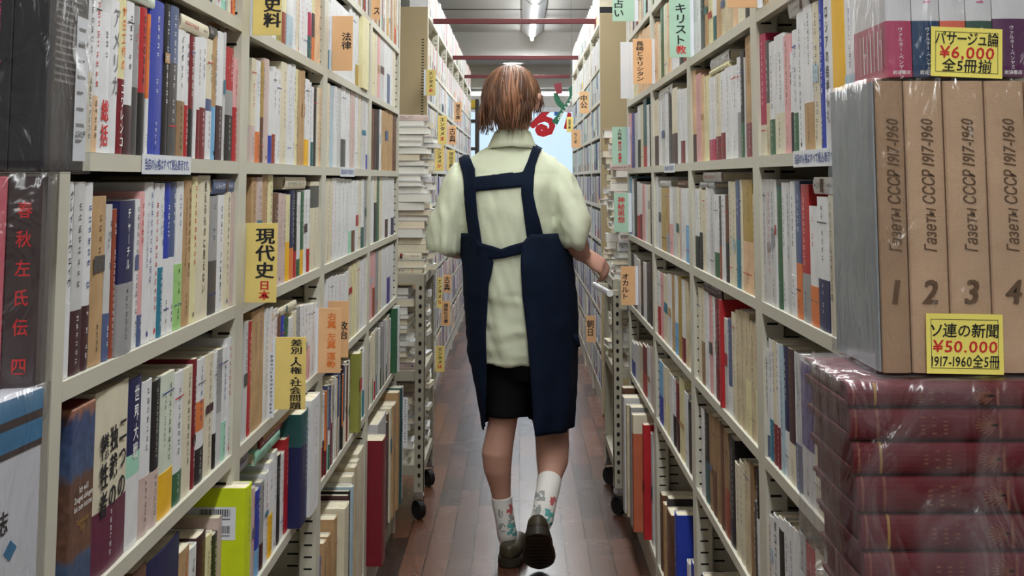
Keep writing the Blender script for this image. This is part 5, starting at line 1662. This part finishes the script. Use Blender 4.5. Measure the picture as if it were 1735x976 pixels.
# ---- hair: fitted cap and overlapping locks
hair = MB()
hrng = random.Random(8)
capr = []
for z, w, fy, by in ((-0.052, 0.072, -0.02, -0.094), (-0.03, 0.082, 0.005, -0.103), (0.0, 0.090, 0.02, -0.112), (0.03, 0.092, 0.07, -0.115), (0.055, 0.087, 0.100, -0.108), (0.08, 0.076, 0.090, -0.094), (0.10, 0.058, 0.066, -0.072), (0.115, 0.034, 0.038, -0.044), (0.121, 0.010, 0.012, -0.016)):
    cy, ry = (fy + by) / 2, (fy - by) / 2
    capr.append([HR @ Vector((w * math.cos(2 * math.pi * j / 28), cy + ry * math.sin(2 * math.pi * j / 28), z)) for j in range(28)])
hair.ring_loft(capr, 'hair auburn')
def lock(az, z_start, z_end, rad, m, flick):
    """follow the skull from the crown downward at azimuth az (0 = nape), then hang with a loose wave"""
    pts, rr = [], []
    N = 15
    ph = az * 5.0 + hrng.uniform(-0.7, 0.7)
    am = hrng.uniform(0.004, 0.0105)
    lift = hrng.uniform(0.0, 0.005)
    az0 = az + hrng.uniform(-0.5, 0.5) * (0.6 if z_start > 0.1 else 0.15)
    for i in range(N):
        u = i / (N - 1)
        z = z_start + (z_end - z_start) * (u ** 1.25)
        t = max(-1, min(1, z / 0.1235))
        k = math.sqrt(max(0.0, 1 - t * t)) if z >= 0 else 1.0 - 0.13 * min(1.0, (-z / 0.10)) ** 1.4
        wv = max(0.0, u - 0.35) / 0.65
        a = az0 + (az - az0) * min(1, u * 1.8) + 0.085 * math.sin(ph + u * 8.0) * wv
        w, d = 0.0935 * k, 0.113 * k
        push = lift + flick * max(0, u - 0.62) ** 1.5 + am * math.sin(ph * 1.3 + u * 10) * wv
        x = (w + push) * math.sin(a)
        y = -(d + push) * math.cos(a) if math.cos(a) > 0 else -(0.098 * k + push) * math.cos(a)
        pts.append(HR @ Vector((x, y, z)))
        rr.append(max(0.0007, rad * (0.75 + 0.35 * math.sin(math.pi * min(1, u * 1.2))) * (1 if u < 0.7 else (1 - (u - 0.7) * 3.1))))
    hair.tube(pts, [(r * 1.25, r * 0.7) for r in rr], m, 6)
for i in range(640):
    az = hrng.uniform(-math.pi, math.pi)
    back = abs(az)
    if back < 1.15:
        ze = hrng.choice((-0.100, -0.096, -0.090, -0.080, -0.06)) + hrng.uniform(-0.012, 0.01) + (0.03 * max(0, az - 0.55) if az > 0.55 else 0)
    elif back < 1.75:
        ze = (-0.085 if az < 0 else 0.005) + hrng.uniform(-0.03, 0.015)
    elif back < 2.4:
        ze = -0.03 + hrng.uniform(-0.03, 0.02)
    else:
        ze = 0.045 + hrng.uniform(-0.01, 0.015)
    zs_ = hrng.choice((0.1232, 0.1230, 0.1225, 0.1215, 0.119, 0.112, 0.10))
    if az < -0.75 and back < 1.7:
        fl = hrng.uniform(0.02, 0.11)
    else:
        fl = hrng.uniform(-0.03, 0.05)
    lock(az, zs_, ze, hrng.uniform(0.0022, 0.0050), hrng.choice(('hair brown', 'hair brown', 'hair auburn', 'hair copper')), fl)
h2 = MB(); h2.extend(hair, PINV)
h2.build('hair', person, smooth=True)

# ---- shirt
shirt = MB()
def ell(px_l, px_r, py, ry, dy=0.0, n=28):
    a, b = U(px_l, py, dy), U(px_r, py, dy)
    c = (a + b) / 2
    return (c, (b - a).length / 2, ry)
loft(shirt, [ell(829, 899, 612, 0.140), ell(800, 938, 611.5, 0.148), ell(797, 948, 590, 0.153), ell(793, 955, 545, 0.156), ell(788, 955, 500, 0.155), ell(784, 950, 450, 0.150), ell(780, 946, 400, 0.150), ell(776, 948, 350, 0.148),
             ell(774, 950, 315, 0.138), ell(776, 949, 297, 0.122), ell(784, 944, 281, 0.104), ell(797, 934, 267, 0.088), ell(813, 920, 255, 0.076), ell(830, 906, 247, 0.069)], n=32)
def sleeve(tab, dys):
    loft(shirt, [(lambda a, b: ((a + b) / 2, (b - a).length / 2, ry))(U(x0, y, dy), U(x1, y, dy)) for (x0, x1, y, ry), dy in zip(tab, dys)], n=26)
sleeve([(752, 778, 431, 0.045), (727, 779, 429, 0.066), (724, 780, 415, 0.074), (725, 784, 392, 0.080), (731, 792, 362, 0.084), (741, 804, 330, 0.082), (753, 815, 302, 0.074), (768, 830, 281, 0.060), (786, 840, 266, 0.046)], [-0.03, -0.03, -0.028, -0.022, -0.014, -0.006, 0, 0, 0])
sleeve([(955, 985, 421, 0.050), (948, 996, 412, 0.072), (944, 1000, 392, 0.080), (938, 999, 372, 0.084), (930, 994, 350, 0.080), (920, 985, 325, 0.080), (908, 973, 300, 0.074), (893, 957, 279, 0.060), (880, 938, 264, 0.046)], [-0.058, -0.056, -0.05, -0.04, -0.03, -0.015, 0, 0, 0])
# collar
shirt.tube([U(868, 262), U(868, 246), U(869, 236), U(870, 226)], [(0.086, 0.076), (0.068, 0.066), (0.060, 0.060), (0.056, 0.058)], 'skin', 26, ref=(1, 0, 0))

def fold(me):
    for v in me.vertices:
        p = v.co
        q = proj(p)
        x, y = q[0], q[1]
        n = v.normal
        d = 0.0
        # soft hanging folds below the shoulder blades and the strap line
        if y > 285:
            k = min(1, (y - 285) / 60)
            d += 0.009 * k * noise.noise(Vector((p.x * 24 + 3, p.y * 8, p.z * 5))) + 0.004 * k * noise.noise(Vector((p.x * 48 + p.z * 14, 1.0, p.z * 8)))
        d += 0.004 * noise.noise(Vector((p.x * 13, p.y * 13 + 5, p.z * 16)))
        if y > 500:
            d += 0.006 * noise.noise(Vector((p.x * 9, 2.0, p.z * 34)))
        if x < 772 or x > 945:            # sleeve drag lines
            s = 1 if x < 772 else -1
            ac = p.x * 0.94 - s * p.z * 0.34; al_ = s * p.x * 0.34 + p.z * 0.94
            d += 0.011 * (0.55 - 1.6 * abs(noise.noise(Vector((ac * 15 + 2 * s, p.y * 9, al_ * 3.2))))) + 0.005 * noise.noise(Vector((ac * 40 + al_ * 12, 3.0, al_ * 7)))
        # yoke seam and sleeve seams
        if abs(y - 294) < 1.2 and 790 < x < 945:
            d -= 0.002
        # collar fold: groove between fall and neck
        if abs(y - 246) < 2.0 and 830 < x < 908:
            d -= 0.004
        v.co = p + n * d
shirt_o = remesh(shirt, 'shirt', ['shirt cotton'], 0.008, person, 4, fold)

cm_ = MB()
def cring(py, rx, ry, cx=868.0, dip=0.0, dy=0.0):
    c = U(cx, py, dy)
    out = []
    for j in range(33):
        a = math.radians(-158) + math.radians(316) * j / 32        # 0 = nape, open at the throat
        out.append(c + Vector((rx * math.sin(a), -ry * math.cos(a), -dip * (1 - math.cos(a)) * 0.5 + 0.0012 * math.sin(j * 1.3))))
    return out
cm_.ring_loft([cring(249, 0.0875, 0.0900, 867, 0.035), cring(241, 0.0800, 0.0830, 867.5, 0.03), cring(231, 0.0705, 0.0740, 868, 0.025), cring(222, 0.0620, 0.0660, 868.5, 0.02), cring(219, 0.0590, 0.0630, 868.5, 0.02), cring(223, 0.0565, 0.0605, 868.5, 0.02)], 'shirt cotton', closed=False, cap=False)
cc = MB(); cc.extend(cm_, PINV)
co = cc.build('collar', shirt_o, smooth=True)
cs_ = co.modifiers.new('cloth', 'SOLIDIFY'); cs_.thickness = 0.0025; cs_.offset = 0

# ---- shorts, socks, shoes
sh = MB()
sh.tube([U(857, 596), U(857, 640), U(857.5, 680), U(857, 703), U(857, 704)], [(pxr(37), 0.08), (pxr(37.5), 0.082), (pxr(36), 0.08), (pxr(35), 0.078), (pxr(30), 0.07)], 'skin', 22, ref=(1, 0, 0))
sh.tube([U(920, 596), U(923, 640, 0.03), U(928, 690, 0.06), U(929, 708, 0.06), U(929, 709, 0.06)], [pxr(34), pxr(36), pxr(36), pxr(35), pxr(30)], 'skin', 22, ref=(1, 0, 0))
loft(sh, [ell(836, 948, 640, 0.10), ell(822, 950, 612, 0.132), ell(815, 950, 580, 0.135), ell(812, 940, 530, 0.13)])
remesh(sh, 'shorts', ['shorts cotton'], 0.008, person, 3)

def sock(pts, rad, side):
    m = MB()
    m.tube(pts, rad, 'sock white', 24)
    q = MB(); q.extend(m, PINV)
    rng2 = random.Random(side)
    cs = []
    for f in range(len(q.f)):
        cs.append('sock white')
    q.m = cs
    o = q.build('sock', person, smooth=True)
    # knitted motifs: grey, red and teal patches on the surface
    for mt in ('sock teal', 'sock grey', 'sock red'):
        o.data.materials.append(MATS[mt])
    return o
def refine(o, motifs):
    bm = bmesh.new(); bm.from_mesh(o.data)
    bmesh.ops.subdivide_edges(bm, edges=bm.edges[:], cuts=5, use_grid_fill=True)
    loc = Vector(person.location)
    for f in bm.faces:
        c = f.calc_center_median() + loc
        if f.normal.y > 0.3:
            continue
        x, y, _ = proj(c)
        for (x0, y0, x1, y1, mi) in motifs:
            u, v = (x - x0) / (x1 - x0), (y - y0) / (y1 - y0)
            if 0 < u < 1 and 0 < v < 1 and noise.noise(Vector((x * 0.16, y * 0.16, mi))) > -0.12 and abs(u - 0.5) + abs(v - 0.5) < 0.85:
                f.material_index = mi
    bm.to_mesh(o.data); bm.free()
    o.data.polygons.foreach_set('use_smooth', [True] * len(o.data.polygons))
s1 = sock([U(850, 841, 0.018), U(850, 842, 0.018), U(851, 855, 0.02), U(854, 872, 0.02), U(857, 890, 0.022), U(859, 903, 0.028), U(860, 914, 0.035), U(861, 922, 0.04)], [pxr(15), pxr(17.0), pxr(17.0), pxr(16), pxr(16), pxr(16.5), pxr(15), pxr(11)], 1)
refine(s1, [(858, 853, 868, 872, 3), (844, 862, 852, 876, 2), (859, 886, 880, 908, 1), (845, 888, 856, 902, 2), (861, 872, 872, 888, 2)])
s2 = sock([U(931, 812, -0.115), U(930.5, 814, -0.12), U(929, 826, -0.145), U(925, 845, -0.172), U(922, 862, -0.19), U(918, 882, -0.205), U(916, 896, -0.205)], [pxr(17), pxr(20), pxr(19), pxr(18.2), pxr(18), pxr(18), pxr(14)], 2)
refine(s2, [(906, 832, 924, 850, 2), (932, 842, 942, 856, 3), (904, 856, 917, 872, 2), (921, 862, 938, 892, 1)])

def shoe(M, seed, label=None):
    """clog with a closed toe: x across, y heel to toe, z up"""
    t = MB()
    prof = []          # y, half width, upper height
    N = 26
    def outline(y):
        # heel round, waist, broad toe
        pts = [(0.0, 0.0), (0.006, 0.018), (0.018, 0.029), (0.045, 0.034), (0.09, 0.035), (0.14, 0.041), (0.18, 0.044), (0.21, 0.040), (0.235, 0.027), (0.248, 0.010), (0.25, 0.0)]
        for (a, b), (c, d) in zip(pts, pts[1:]):
            if a <= y <= c:
                u = (y - a) / (c - a)
                return (b + (d - b) * u) * 1.12
        return 0.0
    ys = [0.001, 0.004, 0.010, 0.02, 0.035, 0.06, 0.09, 0.12, 0.15, 0.18, 0.205, 0.225, 0.238, 0.246, 0.249]
    n = 16
    rings = []
    for y in ys:
        w = max(0.004, outline(y))
        h = 0.070 if y < 0.02 else (0.066 if y < 0.09 else 0.066 + 0.012 * math.sin((y - 0.09) / 0.16 * math.pi))
        if y > 0.17:
            h = 0.070 - (y - 0.17) * 0.48
        if y < 0.012:
            h = 0.056 + y * 1.1
        ring = []
        for j in range(n):
            a = 2 * math.pi * j / n
            cx, cz = math.cos(a), math.sin(a)
            x = w * math.copysign(abs(cx) ** 0.7, cx)
            z = 0.024 + (h - 0.024) * 0.5 + (h - 0.024) * 0.5 * math.copysign(abs(cz) ** 0.75, cz)
            ring.append(Vector((x * (1 - 0.12 * (z / h)), y, z)))
        rings.append(ring)
    up = MB(); up.ring_loft(rings, 'shoe brown')
    so = MB()
    rings = []
    for y in ys:
        w = max(0.004, outline(y)) * 1.06
        rings.append([Vector((w * cx, y + (-0.002 if y < 0.1 else 0.002), z)) for cx, z in ((-0.94, 0.0), (-0.5, -0.001), (0.5, -0.001), (0.94, 0.0), (1, 0.006), (1, 0.02), (0.95, 0.026), (-0.95, 0.026), (-1, 0.02), (-1, 0.006))])
    so.ring_loft(rings, 'shoe sole')
    for k in range(9):
        y = 0.03 + k * 0.024
        w = outline(y) * 0.8
        so.box((-w, y - 0.003, -0.0022), (w, y + 0.003, -0.0008), 'shoe sole')
    A, B = MB(), MB()
    A.extend(up, PINV @ M); B.extend(so, PINV @ M)
    o = A.build('shoe', person, smooth=True)
    s_ = B.build('sole', o, smooth=False)
    return o
lsx = U(863, 940, 0.0).x
shoe(Matrix.Translation((lsx - 0.003, lf0.y - 0.103, 0.003)) @ Matrix.Rotation(math.radians(-7), 4, 'Z'), 1)
# right shoe, rolled onto its toe
yv = ax; zv = upf; xv = yv.cross(zv).normalized()
SM = Matrix(((xv.x, yv.x, zv.x, 0), (xv.y, yv.y, zv.y, 0), (xv.z, yv.z, zv.z, 0), (0, 0, 0, 1)))
SM = Matrix.Translation(HEEL - upf * 0.012 - ax * 0.018) @ SM
low = min((SM @ Vector((0, y, -0.002))).z for y in (0.19, 0.22, 0.249))
SM = Matrix.Translation((0, 0, 0.004 - low)) @ SM
shoe(SM, 2)

# ---- apron: skirt wrapped round from the front, open at the back
def interp(tab, y):
    for (a, b), (c, d) in zip(tab, tab[1:]):
        if a <= y <= c:
            return b + (d - b) * (y - a) / (c - a)
    return tab[0][1] if y < tab[0][0] else tab[-1][1]
dgs = bpy.context.evaluated_depsgraph_get()
wm = shirt_o.data.copy(); wm.transform(PINV.inverted())
bmt = bmesh.new(); bmt.from_mesh(wm); BVH = BVHTree.FromBMesh(bmt)
OUT_L = [(396, 776), (450, 784), (500, 788), (560, 791), (600, 794), (650, 802), (700, 811), (733, 818)]
OUT_R = [(396, 958), (430, 967), (500, 976), (560, 979), (620, 977), (700, 974), (733, 969)]
IN_L = [(396, 812), (415, 816), (440, 838), (480, 830), (560, 825), (640, 824), (733, 824)]
IN_R = [(396, 898), (410, 884), (440, 882), (500, 885), (560, 892), (620, 897), (700, 902), (733, 905)]
ap = MB()
rows_ = []
NA = 64
for k in range(42):
    y = 396 + (733 - 396) * k / 41
    l, r = U(interp(OUT_L, y), y), U(interp(OUT_R, y), y)
    c, hw = (l + r) / 2, (r - l).length / 2
    ry = 0.172 if y > 450 else 0.160 + 0.012 * (y - 396) / 54
    sl = max(-0.985, min(0.985, (U(interp(IN_L, y), y).x - c.x) / hw)); sr = max(-0.985, min(0.985, (U(interp(IN_R, y), y).x - c.x) / hw))
    al, ar = math.asin(sl), math.asin(sr)         # angle from the back centre, + to the +x side
    row = []
    for j in range(NA + 1):
        a = ar + (2 * math.pi + al - ar) * j / NA
        x, yy = c.x + hw * math.sin(a), c.y - ry * math.cos(a)
        w = 0.006 * math.sin(a * 9 + 0.8 * math.sin(k * 0.15)) * (k / 41) + 0.004 * noise.noise(Vector((a * 3, k * 0.16, 4))) + 0.003 * noise.noise(Vector((a * 5, k * 0.4, 9)))
        x += math.sin(a) * w; yy -= math.cos(a) * w
        p = Vector((x, yy, at(870, y, PYD - 0.15).z * 0.75 + (l.z + r.z) / 2 * 0.25))
        hit = BVH.find_nearest(p, 0.09)
        if hit[0] is not None:
            dv = p - hit[0]
            if dv.dot(hit[1]) < 0.006:
                p = hit[0] + hit[1] * 0.006
        row.append(p)
    rows_.append(row)
ap.ring_loft(rows_, 'apron cotton', closed=False, cap=False)

def drape(left, right, n_rows, ncols=7, off=0.006, axis='y'):
    """strip between two pixel polylines, laid on the shirt"""
    def along(pl, u):
        L_ = [0]
        for a, b in zip(pl, pl[1:]):
            L_.append(L_[-1] + math.hypot(b[0] - a[0], b[1] - a[1]))
        s = u * L_[-1]
        for i in range(len(pl) - 1):
            if s <= L_[i + 1] + 1e-9:
                q = (s - L_[i]) / max(1e-9, L_[i + 1] - L_[i])
                return (pl[i][0] + (pl[i + 1][0] - pl[i][0]) * q, pl[i][1] + (pl[i + 1][1] - pl[i][1]) * q)
        return pl[-1]
    out = []
    for i in range(n_rows + 1):
        a, b = along(left, i / n_rows), along(right, i / n_rows)
        row = []
        for j in range(ncols + 1):
            x, y = a[0] + (b[0] - a[0]) * j / ncols, a[1] + (b[1] - a[1]) * j / ncols
            p0, p1 = U(x, y, -0.6), U(x, y, 0.3)
            h = BVH.ray_cast(p0, (p1 - p0).normalized())
            p = h[0] + h[1] * off if h[0] is not None else None
            if p is None:
                q = BVH.find_nearest(U(x, y, 0.01)); p = q[0] + q[1] * off
            row.append(p)
        out.append(row)
    ap.ring_loft(out, 'apron cotton', closed=False, cap=False)
drape([(781, 259), (779, 272), (784, 292), (788, 330), (792, 365), (797, 400), (798, 415)], [(790, 252), (797, 268), (806, 287), (808, 330), (811, 365), (816, 400), (818, 415)], 26)
drape([(907, 237), (901, 251), (893, 275), (883, 296), (882, 326), (886, 362), (891, 395), (893, 410)], [(922, 246), (912, 262), (906, 282), (904, 300), (903, 328), (909, 362), (917, 395), (922, 410)], 26)
drape([(803, 301), (845, 297), (886, 292)], [(803, 325), (845, 321), (886, 317)], 22, 5, 0.005)
drape([(812, 409), (850, 421), (888, 408)], [(815, 440), (850, 438), (888, 429)], 20, 4, 0.012)
# bib in front and the straps over the shoulders
for x0, x1, y0, y1 in ((810, 920, 300, 396),):
    rr = []
    for k in range(12):
        y = y0 + (y1 - y0) * k / 11
        row = []
        for j in range(13):
            x = x0 - 20 * k / 11 + (x1 + 20 * k / 11 - (x0 - 20 * k / 11)) * j / 12
            p0, p1 = U(x, y, 0.7), U(x, y, -0.2)
            h = BVH.ray_cast(p0, (p1 - p0).normalized())
            row.append(h[0] + h[1] * 0.007 if h[0] is not None else U(x, y, 0.15))
        rr.append(row)
    ap.ring_loft(rr, 'apron cotton', closed=False, cap=False)
a2 = MB(); a2.extend(ap, PINV)
ao = a2.build('apron', person, smooth=True)
sd = ao.modifiers.new('cloth', 'SOLIDIFY'); sd.thickness = 0.003; sd.offset = 0
bmt.free()
# hanging tie end at the side
tie = MB()
tie.tube([U(972, 566, -0.06), U(977, 574, -0.065), U(980, 588, -0.06)], [(0.008, 0.003), (0.009, 0.003), (0.007, 0.002)], 'apron cotton', 8)
t2 = MB(); t2.extend(tie, PINV); t2.build('apron_tie', person, smooth=True)
